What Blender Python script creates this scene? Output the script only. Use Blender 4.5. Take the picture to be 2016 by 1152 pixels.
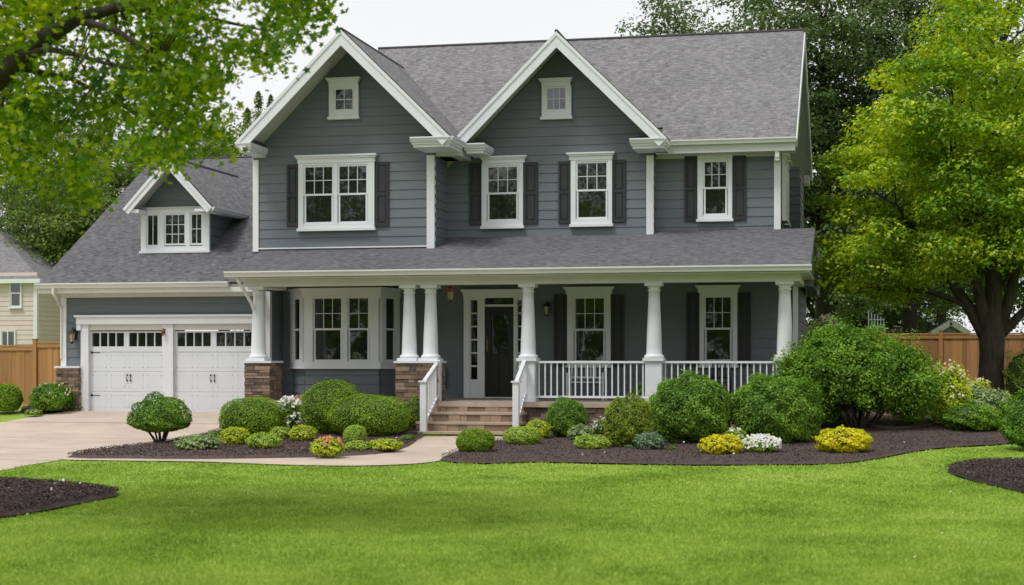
import bpy, bmesh, math, random
import numpy as np
from mathutils import Vector

for o in list(bpy.data.objects): bpy.data.objects.remove(o)
sc = bpy.context.scene
COL = sc.collection
R = math.radians
random.seed(7); rng = np.random.default_rng(7)

# ------------------------------------------------------------------ camera
F, U0, HV, E = 3100.0, 1008.0, 705.0, 1.42       # focal length and horizon row in photo pixels, eye height
YAW = math.atan(682/3100)
CS, SN = math.cos(YAW), math.sin(YAW)
cd = bpy.data.cameras.new('camera'); cam = bpy.data.objects.new('camera', cd); COL.objects.link(cam)
cam.location = (0, 0, E); cam.rotation_euler = (R(90), 0, YAW)
cd.sensor_width = 36; cd.lens = F/2016*36; cd.shift_y = (HV-576)/2016
cd.clip_start = .1; cd.clip_end = 3000
cd.dof.use_dof = True; cd.dof.focus_distance = 38; cd.dof.aperture_fstop = 1.6
sc.camera = cam

# ------------------------------------------------------------------ sky and sun (bright overcast)
SUN_EL, SUN_AZ = R(60), R(213)      # hazy sun behind the camera, to the left
w = bpy.data.worlds.new('World'); sc.world = w; w.use_nodes = True
nt = w.node_tree; nt.nodes.clear()
out = nt.nodes.new('ShaderNodeOutputWorld'); add = nt.nodes.new('ShaderNodeAddShader')
b1 = nt.nodes.new('ShaderNodeBackground'); b2 = nt.nodes.new('ShaderNodeBackground')
sky = nt.nodes.new('ShaderNodeTexSky'); sky.sky_type = 'NISHITA'; sky.sun_disc = False
sky.sun_elevation = SUN_EL; sky.sun_rotation = SUN_AZ
hs = nt.nodes.new('ShaderNodeHueSaturation'); hs.inputs['Saturation'].default_value = .12
nt.links.new(sky.outputs[0], hs.inputs['Color']); nt.links.new(hs.outputs[0], b1.inputs[0]); b1.inputs[1].default_value = .05
cn = nt.nodes.new('ShaderNodeTexNoise'); cn.inputs['Scale'].default_value = 2.2; cn.inputs['Detail'].default_value = 5
cr = nt.nodes.new('ShaderNodeValToRGB'); cr.color_ramp.elements[0].color = (.745,.75,.765,1); cr.color_ramp.elements[1].color = (.885,.885,.88,1)
tc = nt.nodes.new('ShaderNodeTexCoord'); nt.links.new(tc.outputs['Generated'], cn.inputs['Vector'])
nt.links.new(cn.outputs['Fac'], cr.inputs[0]); nt.links.new(cr.outputs[0], b2.inputs[0]); b2.inputs[1].default_value = .85
nt.links.new(b1.outputs[0], add.inputs[0]); nt.links.new(b2.outputs[0], add.inputs[1]); nt.links.new(add.outputs[0], out.inputs[0])
sl = bpy.data.lights.new('sun', 'SUN'); sun = bpy.data.objects.new('sun', sl); COL.objects.link(sun)
sl.energy = 2.2; sl.angle = R(16); sl.color = (1, .97, .92)
sd = Vector((math.cos(SUN_EL)*math.sin(SUN_AZ), math.cos(SUN_EL)*math.cos(SUN_AZ), math.sin(SUN_EL)))
sun.rotation_euler = sd.to_track_quat('Z', 'Y').to_euler(); sun.location = (20, -20, 40)
sc.view_settings.view_transform = 'Standard'; sc.view_settings.look = 'None'
sc.view_settings.exposure = 0; sc.view_settings.gamma = 1

# ------------------------------------------------------------------ measuring helpers
def pt(u, v, Y):
    t = Y/(CS*F+SN*(u-U0)); return (t*(-SN*F+CS*(u-U0)), Y, E+(HV-v)*t)
def X(u, Y): return pt(u, 0, Y)[0]
def Z(u, v, Y): return pt(u, v, Y)[2]
GY = [-400, 26, 30, 34.4, 38.3, 41, 52, 400]
GZ = [-.62, -.60, -.54, -.42, 0, 0, .28, .5]
def gz(y): return float(np.interp(y, GY, GZ))
def ground(u, v):
    lo, hi = 4., 300.
    for _ in range(50):
        m = (lo+hi)/2; p = pt(u, v, m)
        if p[2] > gz(m): lo = m
        else: hi = m
    return pt(u, v, lo)

# ------------------------------------------------------------------ materials
def mat(name): m = bpy.data.materials.new(name); m.use_nodes = True; n = m.node_tree; return m, n, n.nodes['Principled BSDF']
def N(n, t, **k):
    x = n.nodes.new('ShaderNode'+t)
    for a, b in k.items():
        if a in x.inputs: x.inputs[a].default_value = b
        else: setattr(x, a, b)
    return x
def ramp(n, fac, stops):
    r = n.nodes.new('ShaderNodeValToRGB'); e = r.color_ramp.elements
    while len(e) < len(stops): e.new(.5)
    for i, (p, c) in enumerate(stops): e[i].position = p; e[i].color = (*c, 1)
    n.links.new(fac, r.inputs[0]); return r.outputs[0]
def simple(name, c, rough=.6, var=.12, scale=3., bump=.0, bscale=60., stretch=None, coat=0, island=False, spec=.5, metal=0):
    m, n, p = mat(name)
    tc = N(n, 'TexCoord'); v = tc.outputs['Object']
    if stretch:
        mp = N(n, 'Mapping'); mp.inputs['Scale'].default_value = stretch; n.links.new(v, mp.inputs[0]); v = mp.outputs[0]
    no = N(n, 'TexNoise', Scale=scale, Detail=6., Roughness=.65); n.links.new(v, no.inputs['Vector'])
    fac = no.outputs['Fac']
    if island:
        g = N(n, 'NewGeometry'); mx = N(n, 'Math', operation='ADD'); ml = N(n, 'Math', operation='MULTIPLY'); ml.inputs[1].default_value = .5
        n.links.new(g.outputs['Random Per Island'], mx.inputs[0]); n.links.new(fac, mx.inputs[1]); n.links.new(mx.outputs[0], ml.inputs[0]); fac = ml.outputs[0]
    col = ramp(n, fac, [(.25, tuple(x*(1-var) for x in c)), (.75, tuple(min(1, x*(1+var)) for x in c))])
    n.links.new(col, p.inputs['Base Color']); p.inputs['Roughness'].default_value = rough
    p.inputs['Specular IOR Level'].default_value = spec; p.inputs['Metallic'].default_value = metal
    if bump:
        b = N(n, 'TexNoise', Scale=bscale, Detail=4.); n.links.new(v, b.inputs['Vector'])
        bp = N(n, 'Bump', Strength=bump, Distance=.02); n.links.new(b.outputs['Fac'], bp.inputs['Height']); n.links.new(bp.outputs[0], p.inputs['Normal'])
    return m
def leafmat(name, dark, mid, light, trans=.35, spec=.018, clump=1.2):
    m, n, p = mat(name); n.nodes.remove(p); o = n.nodes['Material Output']
    g = N(n, 'NewGeometry'); tc = N(n, 'TexCoord')
    no = N(n, 'TexNoise', Scale=clump, Detail=3.); n.links.new(tc.outputs['Object'], no.inputs['Vector'])
    a = N(n, 'Math', operation='MULTIPLY'); a.inputs[1].default_value = .5; n.links.new(g.outputs['Random Per Island'], a.inputs[0])
    b = N(n, 'Math', operation='MULTIPLY_ADD'); b.inputs[1].default_value = 1.1; b.inputs[2].default_value = -.3
    n.links.new(no.outputs['Fac'], b.inputs[0]); c = N(n, 'Math', operation='ADD'); n.links.new(a.outputs[0], c.inputs[0]); n.links.new(b.outputs[0], c.inputs[1])
    col = ramp(n, c.outputs[0], [(.15, dark), (.5, mid), (.88, light)])
    d = N(n, 'BsdfDiffuse'); t = N(n, 'BsdfTranslucent'); gl = N(n, 'BsdfGlossy', Roughness=.45)
    n.links.new(col, d.inputs[0])
    hue = N(n, 'HueSaturation', Hue=.485, Saturation=1.1, Value=1.35); n.links.new(col, hue.inputs['Color']); n.links.new(hue.outputs[0], t.inputs[0])
    m1 = N(n, 'MixShader'); m1.inputs[0].default_value = trans; n.links.new(d.outputs[0], m1.inputs[1]); n.links.new(t.outputs[0], m1.inputs[2])
    m2 = N(n, 'MixShader'); m2.inputs[0].default_value = spec; n.links.new(m1.outputs[0], m2.inputs[1]); n.links.new(gl.outputs[0], m2.inputs[2])
    n.links.new(m2.outputs[0], o.inputs[0]); return m
def shingle(name, c1, c2, cs=1.):
    m, n, p = mat(name); uv = N(n, 'TexCoord').outputs['UV']
    bk = N(n, 'TexBrick', Scale=1.0); bk.inputs['Mortar Size'].default_value = .008; bk.inputs['Brick Width'].default_value = .17*cs
    bk.inputs['Row Height'].default_value = .13*cs; bk.inputs['Mortar Smooth'].default_value = .3; bk.inputs['Bias'].default_value = 0
    bk.inputs['Color1'].default_value = (0, 0, 0, 1); bk.inputs['Color2'].default_value = (1, 1, 1, 1); bk.inputs['Mortar'].default_value = (.12, .12, .12, 1)
    bk.offset = .37
    wob = N(n, 'TexNoise', Scale=.9, Detail=2.); n.links.new(uv, wob.inputs['Vector'])
    vm = N(n, 'VectorMath', operation='MULTIPLY_ADD'); vm.inputs[1].default_value = (.02, .03, 0); n.links.new(wob.outputs['Color'], vm.inputs[0]); n.links.new(uv, vm.inputs[2])
    n.links.new(vm.outputs[0], bk.inputs['Vector'])
    mp = N(n, 'Mapping'); mp.inputs['Scale'].default_value = (5.5, 22., 1); n.links.new(uv, mp.inputs[0])
    s1 = N(n, 'TexNoise', Scale=1., Detail=7., Roughness=.75); n.links.new(mp.outputs[0], s1.inputs['Vector'])
    s2 = N(n, 'TexNoise', Scale=.5, Detail=4.); n.links.new(uv, s2.inputs['Vector'])
    s3 = N(n, 'TexNoise', Scale=90., Detail=2.); n.links.new(uv, s3.inputs['Vector'])
    def madd(x, k, y=None, off=0.):
        q = N(n, 'Math', operation='MULTIPLY_ADD'); q.inputs[1].default_value = k; q.inputs[2].default_value = off
        n.links.new(x, q.inputs[0])
        if y is not None: n.links.new(y, q.inputs[2])
        return q.outputs[0]
    f = madd(bk.outputs['Color'], .13); f = madd(s1.outputs['Fac'], 1.3, f); f = madd(s2.outputs['Fac'], .16, f); f = madd(s3.outputs['Fac'], .28, f); f = madd(f, 1., None, -.42)
    n.links.new(ramp(n, f, [(.28, c1), (.74, c2)]), p.inputs['Base Color'])
    p.inputs['Roughness'].default_value = .95; p.inputs['Specular IOR Level'].default_value = .2
    bp = N(n, 'Bump', Strength=.7, Distance=.012); n.links.new(f, bp.inputs['Height']); n.links.new(bp.outputs[0], p.inputs['Normal'])
    return m
M = {}
M['siding'] = simple('grey_siding', (.132,.154,.176), .62, .10, 2.5, .15, 40, (1, 1, 14))
M['siding_dark'] = M['siding']
M['white'] = simple('white_trim', (.70,.715,.76), .5, .05, 1.5, .03, 30)
M['cream'] = simple('gutter_paint', (.66,.66,.65), .45, .06, 1.2)
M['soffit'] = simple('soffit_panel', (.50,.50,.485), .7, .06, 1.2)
M['door_white'] = simple('garage_door_paint', (.66,.685,.73), .45, .04, 1.)
M['shutter'] = simple('shutter_paint', (.024,.024,.030), .55, .2, 2.)
M['black'] = simple('black_paint', (.012,.012,.013), .35, .2, 3.)
M['metal'] = simple('dark_metal', (.03,.028,.026), .4, .3, 10., metal=.6)
M['roof'] = shingle('roof_shingle', (.085,.083,.088), (.31,.303,.315))
M['roof_dark'] = shingle('dark_shingle', (.045,.044,.050), (.200,.196,.212))  # darker shingle tone for the porch and garage roofs
M['ridge'] = simple('ridge_cap', (.055,.052,.056), .95, .3, 8.)
M['stone'] = simple('brown_ledgestone', (.21,.145,.108), .9, .55, 9., .6, 40, island=True)
M['mortar'] = simple('stone_joint', (.07,.055,.045), .95, .2, 8.)
M['tread'] = simple('sandstone_tread', (.42,.34,.26), .85, .18, 4., .2, 60)
M['riser'] = simple('riser_stone', (.27,.19,.135), .9, .3, 6., .3, 40, island=True)
M['deck'] = simple('porch_deck', (.33,.29,.245), .8, .12, 3.)
M['concrete'] = simple('pale_concrete', (.50,.41,.335), .9, .20, .7, .12, 70)
M['cedar'] = simple('cedar_board', (.42,.205,.080), .75, .30, 1.4, .3, 20, (9, 9, .7), island=True)
M['bark'] = simple('tree_bark', (.060,.048,.040), .95, .5, 4., .9, 14, (3, 3, .7))
M['bark_dark'] = simple('dark_bark', (.022,.017,.014), .95, .4, 4., .8, 14, (3, 3, .7))
M['mulch'] = simple('brown_mulch', (.080,.053,.047), .95, .65, 26., 1., 60, island=True)
M['soil'] = simple('bare_soil', (.20,.14,.10), .95, .3, 4., .4, 50)
M['beige'] = simple('beige_siding', (.62,.51,.485), .7, .05, 2.)
M['shed'] = simple('blue_grey_roofing', (.28,.32,.38), .8, .15, 4.)
M['brass'] = simple('aged_brass', (.30,.19,.08), .35, .3, 12., metal=.7)
M['frost'] = simple('frosted_glass', (.36,.30,.22), .3, .1, 8.)
M['red'] = simple('red_glass', (.30,.05,.04), .3, .3, 20.)
# glass: a dark room behind a slightly wavy reflecting pane
def glassmat():
    m, n, p = mat('window_glass'); p.inputs['Base Color'].default_value = (.012,.014,.012,1); p.inputs['Roughness'].default_value = .03
    p.inputs['IOR'].default_value = 1.95
    tc = N(n, 'TexCoord'); no = N(n, 'TexNoise', Scale=1.7, Detail=2.); n.links.new(tc.outputs['Object'], no.inputs['Vector'])
    bp = N(n, 'Bump', Strength=.12, Distance=.03); n.links.new(no.outputs['Fac'], bp.inputs['Height']); n.links.new(bp.outputs[0], p.inputs['Normal'])
    r2 = N(n, 'TexNoise', Scale=2.6, Detail=5.); mp = N(n, 'Mapping'); mp.inputs['Scale'].default_value = (5, 5, .5)
    n.links.new(tc.outputs['Object'], mp.inputs[0]); n.links.new(mp.outputs[0], r2.inputs['Vector'])
    n.links.new(ramp(n, r2.outputs['Fac'], [(.45, (.010,.012,.009)), (.85, (.028,.030,.024))]), p.inputs['Base Color'])
    return m
M['glass'] = glassmat()
def lawnmat(name, k=1., trans=.0):
    m, n, p = mat(name); g = N(n, 'NewGeometry'); tc = N(n, 'TexCoord')
    mp = N(n, 'Mapping'); mp.inputs['Scale'].default_value = (.8, .55, 1); n.links.new(tc.outputs['Object'], mp.inputs[0])
    a = N(n, 'TexNoise', Scale=.9, Detail=6., Roughness=.6); n.links.new(mp.outputs[0], a.inputs['Vector'])
    b = N(n, 'TexNoise', Scale=9., Detail=4.); n.links.new(tc.outputs['Object'], b.inputs['Vector'])
    s = N(n, 'Math', operation='MULTIPLY_ADD'); s.inputs[1].default_value = .45; n.links.new(b.outputs['Fac'], s.inputs[0]); n.links.new(a.outputs['Fac'], s.inputs[2])
    q = N(n, 'Math', operation='MULTIPLY_ADD'); q.inputs[1].default_value = .35 if trans else 0.; n.links.new(g.outputs['Random Per Island'], q.inputs[0]); n.links.new(s.outputs[0], q.inputs[2])
    q2 = N(n, 'Math', operation='ADD'); q2.inputs[1].default_value = -.22 if trans else -.10; n.links.new(q.outputs[0], q2.inputs[0])
    col = ramp(n, q2.outputs[0], [(.36, (.145*k,.245*k,.026*k)), (.56, (.225*k,.355*k,.040*k)), (.84, (.35*k,.48*k,.085*k))])
    n.links.new(col, p.inputs['Base Color']); p.inputs['Roughness'].default_value = .7; p.inputs['Specular IOR Level'].default_value = .2
    if trans:
        o = n.nodes['Material Output']; t = N(n, 'BsdfTranslucent'); n.links.new(col, t.inputs[0]); mx = N(n, 'MixShader'); mx.inputs[0].default_value = trans
        n.links.new(p.outputs[0], mx.inputs[1]); n.links.new(t.outputs[0], mx.inputs[2]); n.links.new(mx.outputs[0], o.inputs[0])
    return m
M['lawn'] = lawnmat('lawn_turf', .9)
M['blade'] = lawnmat('grass_blade', 1.15, .3)
L = {
 'box':   leafmat('boxwood_leaf', (.085,.165,.014), (.175,.315,.022), (.33,.47,.035), .3),
 'green': leafmat('green_leaf', (.042,.115,.014), (.130,.270,.024), (.29,.47,.045), .32),
 'olive': leafmat('olive_leaf', (.08,.14,.014), (.20,.29,.025), (.38,.43,.04), .3),
 'lime':  leafmat('lime_leaf', (.17,.30,.03), (.35,.51,.060), (.52,.66,.12), .35),
 'yellow':leafmat('golden_leaf', (.36,.42,.012), (.68,.64,.015), (.85,.76,.04), .3),
 'chart': leafmat('chartreuse_leaf', (.24,.36,.02), (.46,.56,.03), (.66,.70,.06), .35),
 'pale':  leafmat('pale_leaf', (.13,.22,.06), (.27,.38,.14), (.50,.56,.32), .3),
 'blue':  leafmat('blue_green_leaf', (.07,.14,.07), (.16,.25,.14), (.28,.38,.25), .25),
 'petal': leafmat('white_petal', (.6,.6,.58), (.75,.75,.73), (.85,.85,.84), .2),
 'coral': leafmat('coral_petal', (.6,.12,.07), (.75,.25,.15), (.8,.4,.28), .2),
 'cream': leafmat('cream_petal', (.45,.42,.22), (.62,.58,.38), (.75,.7,.52), .2),
 'maple': leafmat('maple_leaf', (.055,.155,.014), (.235,.40,.026), (.62,.67,.04), .40, clump=.5),
 'near':  leafmat('overhanging_leaf', (.032,.105,.008), (.13,.26,.010), (.44,.53,.018), .5, clump=.9),
 'far':   leafmat('dark_tree_leaf', (.040,.074,.026), (.085,.145,.042), (.17,.24,.068), .3, clump=.25),
 'far2':  leafmat('forest_leaf', (.045,.09,.024), (.11,.18,.038), (.23,.31,.06), .35, clump=.3),
 'core':  simple('shade_core_green', (.045,.080,.020), .95, .4, 12.),  # dark tone of the light-blocking core inside shrubs
}

# ------------------------------------------------------------------ mesh building
def world_origin(o):
    v = Vector((0, 0, 0))
    while o is not None: v = v+o.location; o = o.parent
    return v
class MB:
    def __init__(s): s.v = []; s.f = []; s.m = []; s.uv = {}
    def add(s, vs, fs, mi=0, uvs=None):
        b = len(s.v); s.v += [tuple(p) for p in vs]
        for i, f in enumerate(fs):
            if uvs: s.uv[len(s.f)] = uvs[i]
            s.f.append(tuple(b+j for j in f)); s.m.append(mi)
    def hexa(s, o, a, b, c, mi=0):
        o, a, b, c = map(Vector, (o, a, b, c)); P = [o, o+a, o+a+b, o+b, o+c, o+a+c, o+a+b+c, o+b+c]
        fs = [(0,3,2,1), (4,5,6,7), (0,1,5,4), (1,2,6,5), (2,3,7,6), (3,0,4,7)]
        if a.cross(b).dot(c) < 0: fs = [f[::-1] for f in fs]
        s.add(P, fs, mi)
    def box(s, x0, x1, y0, y1, z0, z1, mi=0): s.hexa((x0, y0, z0), (x1-x0, 0, 0), (0, y1-y0, 0), (0, 0, z1-z0), mi)
    def wbox(s, W, a0, a1, z0, z1, d0, d1, mi=0):
        o = Vector(W(a0, z0, d0)); s.hexa(o, Vector(W(a1, z0, d0))-o, Vector(W(a0, z0, d1))-o, Vector(W(a0, z1, d0))-o, mi)
    def extrude(s, prof, o, p, q, l, mi=0):       # closed 2D profile in (p,q), swept along l
        o, p, q, l = map(Vector, (o, p, q, l)); n = len(prof)
        A = [o+p*a+q*b for a, b in prof]; B = [x+l for x in A]
        fs = [tuple(range(n))[::-1], tuple(range(n, 2*n))] + [(i, (i+1) % n, n+(i+1) % n, n+i) for i in range(n)]
        s.add(A+B, fs, mi)
    def lathe(s, cx, cy, prof, seg=20, mi=0):     # profile of (r, z)
        vs = []; n = len(prof)
        for r, z in prof:
            for k in range(seg): a = 2*math.pi*k/seg; vs.append((cx+r*math.cos(a), cy+r*math.sin(a), z))
        fs = [(i*seg+k, i*seg+(k+1) % seg, (i+1)*seg+(k+1) % seg, (i+1)*seg+k) for i in range(n-1) for k in range(seg)]
        fs += [tuple(range(seg))[::-1], tuple(range((n-1)*seg, n*seg))]
        s.add(vs, fs, mi)
    def tube(s, pts, rad, seg=8, mi=0):
        pts = [Vector(p) for p in pts]; vs = []; up = Vector((.13, .21, 1)).normalized()
        for i, p in enumerate(pts):
            d = (pts[min(i+1, len(pts)-1)]-pts[max(i-1, 0)]).normalized()
            a = d.cross(up); a = a.normalized() if a.length > .05 else d.cross(Vector((1, 0, 0))).normalized(); b = d.cross(a)
            r = rad[i] if isinstance(rad, (list, tuple)) else rad
            for k in range(seg): t = 2*math.pi*k/seg; vs.append(p+a*r*math.cos(t)+b*r*math.sin(t))
        n = len(pts)
        fs = [(i*seg+k, i*seg+(k+1) % seg, (i+1)*seg+(k+1) % seg, (i+1)*seg+k) for i in range(n-1) for k in range(seg)]
        fs += [tuple(range(seg))[::-1], tuple(range((n-1)*seg, n*seg))]
        s.add(vs, fs, mi)
    def build(s, name, mats, parent=None, smooth=False):
        me = bpy.data.meshes.new(name); o = world_origin(parent)
        me.from_pydata([(x-o.x, y-o.y, z-o.z) for x, y, z in s.v], [], s.f)
        if not isinstance(mats, (list, tuple)): mats = [mats]
        for m in mats: me.materials.append(m)
        for i, p in enumerate(me.polygons): p.material_index = s.m[i]; p.use_smooth = smooth and len(p.vertices) == 4
        if s.uv:
            ul = me.uv_layers.new(name='UVMap')
            for i, p in enumerate(me.polygons):
                if i in s.uv:
                    for k, li in enumerate(p.loop_indices): ul.data[li].uv = s.uv[i][k]
        me.update()
        ob = bpy.data.objects.new(name, me); COL.objects.link(ob); ob.parent = parent
        return ob
def tag(o, label=None, cat=None, group=None, kind=None):
    for k, v in (('label', label), ('category', cat), ('group', group), ('kind', kind)):
        if v: o[k] = v
    return o
def thing(name, label, cat, loc=(0, 0, 0), group=None):
    o = bpy.data.objects.new(name, None); COL.objects.link(o); o.location = loc; o.empty_display_size = .3
    return tag(o, label, cat, group)
def wallW(Y): return lambda a, z, d: (a, Y-d, z)                     # wall facing the street
def dirW(p, q):                                                       # wall from p to q seen with q on the right
    p = Vector((p[0], p[1], 0)); q = Vector((q[0], q[1], 0)); t = (q-p).normalized(); n = Vector((t.y, -t.x, 0))
    return (lambda a, z, d: tuple(p+t*a+n*d+Vector((0, 0, z)))), (q-p).length
def clip_band(poly, z0, z1):
    def half(P, f):
        o = []
        for i in range(len(P)):
            a, b = P[i], P[(i+1) % len(P)]; fa, fb = f(a), f(b)
            if fa >= 0: o.append(a)
            if (fa > 0 and fb < 0) or (fa < 0 and fb > 0):
                t = fa/(fa-fb); o.append((a[0]+(b[0]-a[0])*t, a[1]+(b[1]-a[1])*t))
        return o
    P = half(poly, lambda p: p[1]-z0)
    return half(P, lambda p: z1-p[1]) if len(P) > 2 else []
def siding(mb, W, poly, ex=.235, lip=.021, z_start=None):
    z = min(p[1] for p in poly); zt = max(p[1] for p in poly)
    if z_start is not None: z = z_start+math.floor((z-z_start)/ex)*ex
    while z < zt:
        P = clip_band(poly, z, z+ex)
        if len(P) > 2:
            P = [p for i, p in enumerate(P) if abs(p[0]-P[i-1][0])+abs(p[1]-P[i-1][1]) > 1e-5]
            off = lambda q: lip-(lip-.003)*(q-z)/ex
            if len(P) > 2: mb.add([W(a, q, off(q)) for a, q in P], [tuple(range(len(P)))])
            bt = sorted(a for a, q in P if abs(q-z) < 1e-4)
            if len(bt) > 1: mb.add([W(bt[0], z, lip), W(bt[-1], z, lip), W(bt[-1], z, 0), W(bt[0], z, 0)], [(3, 2, 1, 0)])
        z += ex
def stones(mb, W, a0, a1, z0, z1, rs, hmin=.055, hmax=.12, gap=.008):
    z = z0
    while z < z1-.02:
        h = min(rs.uniform(hmin, hmax), z1-z)
        if z1-z-h < .04: h = z1-z
        a = a0
        while a < a1-.01:
            l = rs.uniform(.14, .42); l = a1-a if a1-a-l < .08 else l
            mb.wbox(W, a+gap/2, a+l-gap/2, z+gap/2, z+h-gap/2, -.02, rs.uniform(.008, .035)); a += l
        z += h
GUT = [(0, 0), (-.085, 0), (-.10, .05), (-.13, .09), (-.13, .12), (0, .12)]     # gutter section, outwards is negative

# ------------------------------------------------------------------ polygons laid on the terrain
def inside(poly, x, y):
    r = np.zeros(len(x), bool); n = len(poly)
    for i in range(n):
        x1, y1 = poly[i]; x2, y2 = poly[(i+1) % n]
        if y1 == y2: continue
        r ^= ((y1 > y) != (y2 > y)) & (x < (x2-x1)*(y-y1)/(y2-y1)+x1)
    return r
def smooth_poly(P, k=3):
    P = [Vector((p[0], p[1])) for p in P]; o = []
    for i in range(len(P)):
        a, b, c, d = P[i-1], P[i], P[(i+1) % len(P)], P[(i+2) % len(P)]
        for j in range(k):
            t = j/k; q = .5*((2*b)+(c-a)*t+(2*a-5*b+4*c-d)*t*t+(3*b-a-3*c+d)*t**3); o.append((q.x, q.y))
    return o
def sheet(name, poly, m, off, mound=0., cell=None, rough=0.):
    bm = bmesh.new(); bm.faces.new([bm.verts.new((x, y, 0)) for x, y in poly])
    xs = [p[0] for p in poly]; ys = [p[1] for p in poly]; cuts = [(1, y) for y in GY if min(ys) < y < max(ys)]
    if cell:
        cuts += [(0, v) for v in np.arange(min(xs)+.01, max(xs), cell)]+[(1, v) for v in np.arange(min(ys)+.013, max(ys), cell)]
    bmesh.ops.triangulate(bm, faces=bm.faces[:])
    for ax, v in cuts:
        co = (v, 0, 0) if ax == 0 else (0, v, 0); no = (1, 0, 0) if ax == 0 else (0, 1, 0)
        bmesh.ops.bisect_plane(bm, geom=bm.verts[:]+bm.edges[:]+bm.faces[:], plane_co=co, plane_no=no)
    edge = [(Vector(poly[i]), Vector(poly[(i+1) % len(poly)])) for i in range(len(poly))]
    for vv in bm.verts:
        z = gz(vv.co.y)+off
        if mound:
            p = Vector((vv.co.x, vv.co.y)); d = 9
            for a, b in edge:
                ab = b-a; t = max(0, min(1, (p-a).dot(ab)/max(ab.length_squared, 1e-9))); d = min(d, (p-a-ab*t).length)
            z += mound*min(1, d/.14)+rough*(random.random()-.5)*min(1, d/.2)
        vv.co.z = z
    if bm.faces and sum(f.normal.z for f in bm.faces) < 0: bmesh.ops.reverse_faces(bm, faces=bm.faces[:])
    bmesh.ops.recalc_face_normals(bm, faces=bm.faces[:])
    me = bpy.data.meshes.new(name); bm.to_mesh(me); bm.free(); me.materials.append(m)
    o = bpy.data.objects.new(name, me); COL.objects.link(o); return o
def G(*uv): return [ground(u, v)[:2] for u, v in uv]

# fast mesh from numpy: N copies of a template polygon
def fastmesh(name, groups, mats, parent=None, loc=None):
    """groups: list of (verts (n,k,3), material index)"""
    V = np.concatenate([g.reshape(-1, 3) for g, _ in groups]).astype(np.float32)
    ks = np.concatenate([np.full(len(g), g.shape[1]) for g, _ in groups]); mi = np.concatenate([np.full(len(g), m) for g, m in groups])
    me = bpy.data.meshes.new(name); me.vertices.add(len(V)); me.vertices.foreach_set('co', V.ravel())
    me.loops.add(len(V)); me.loops.foreach_set('vertex_index', np.arange(len(V), dtype=np.int32))
    me.polygons.add(len(ks)); me.polygons.foreach_set('loop_start', np.concatenate([[0], np.cumsum(ks)[:-1]]).astype(np.int32))
    for m in mats: me.materials.append(m)
    me.polygons.foreach_set('material_index', mi.astype(np.int32)); me.update(calc_edges=True)
    o = bpy.data.objects.new(name, me); COL.objects.link(o); o.parent = parent
    if loc is not None: o.location = loc
    return o
RH = np.array([(0, -.5, 0), (.26, 0, .06), (0, .5, 0), (-.26, 0, .06)])
ang = np.linspace(0, 2*np.pi, 11)[:-1]+np.pi/2
LOBE = np.stack([np.cos(ang)*np.where(np.arange(10) % 2 == 0, .52, .27), np.sin(ang)*np.where(np.arange(10) % 2 == 0, .52, .27), np.zeros(10)], 1)
ROUND = np.stack([np.cos(ang[::2])*.5, np.sin(ang[::2])*.5, np.zeros(5)], 1)
def unit(a): return a/np.maximum(np.linalg.norm(a, axis=1, keepdims=True), 1e-9)
def leaves(c, nrm, size, tpl=RH, width=1., r=rng):
    n = len(c); nrm = unit(nrm); t = unit(np.cross(nrm, r.normal(size=(n, 3)))); b = np.cross(nrm, t)
    s = np.asarray(size).reshape(-1, 1, 1)*np.ones((n, 1, 1))
    return c[:, None, :]+s*(tpl[None, :, 0:1]*width*t[:, None, :]+tpl[None, :, 1:2]*b[:, None, :]+tpl[None, :, 2:3]*nrm[:, None, :])
def rdir(n, r=rng): return unit(r.normal(size=(n, 3)))

# ================================================================== GROUND
def lawn_base():
    mb = MB(); xs = [-400, -60, -30, -15, 0, 15, 60, 400]
    for i in range(len(xs)-1):
        for j in range(len(GY)-1):
            mb.add([(xs[i], GY[j], GZ[j]), (xs[i+1], GY[j], GZ[j]), (xs[i+1], GY[j+1], GZ[j+1]), (xs[i], GY[j+1], GZ[j+1])], [(0, 1, 2, 3)])
    return mb
tag(lawn_base().build('ground', M['lawn']), kind='structure')
P_drive = G((500, 806), (500, 862), (440, 862), (380, 872), (300, 884), (200, 895), (130, 905), (50, 918), (0, 928))
P_drive += [(-22.5, 22.0), (-34, 14.0), (-42, 20.0), (-28.5, 35.0)] + G((0, 833), (60, 822), (120, 812), (158, 806))
P_walk = smooth_poly(G((816, 863), (806, 880), (765, 893), (700, 899), (600, 903), (400, 906), (250, 905), (130, 903), (125, 907), (250, 909), (400, 911), (500, 915), (600, 918), (700, 919), (800, 916), (866, 909), (893, 895), (940, 880), (1010, 866), (1010, 862)), 2)
P_bedL = smooth_poly(G((130, 903), (200, 889), (300, 878), (390, 862), (440, 846), (478, 828), (520, 808), (700, 806), (838, 806), (838, 850), (822, 868), (806, 880), (765, 893), (700, 899), (600, 903), (400, 906), (250, 905)), 2)
P_bedR = smooth_poly(G((866, 909), (893, 894), (940, 879), (1000, 868), (1010, 850), (1022, 806), (1300, 806), (1560, 803), (1700, 790), (1900, 780), (2150, 780), (2300, 800), (2200, 850), (2016, 872), (1880, 882), (1800, 891), (1730, 905), (1650, 915), (1560, 917), (1380, 918), (1200, 915), (1050, 912), (950, 915)), 2)
P_nearL = smooth_poly(G((-260, 965), (-120, 950), (0, 952), (60, 955), (150, 962), (210, 970), (235, 978), (180, 990), (80, 1010), (0, 1022), (-120, 1030), (-260, 1010)), 3)
P_nearR = smooth_poly(G((2250, 920), (2120, 910), (2016, 912), (1930, 914), (1880, 922), (1865, 930), (1900, 945), (1960, 960), (2016, 972), (2120, 980), (2250, 965)), 3)
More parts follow.
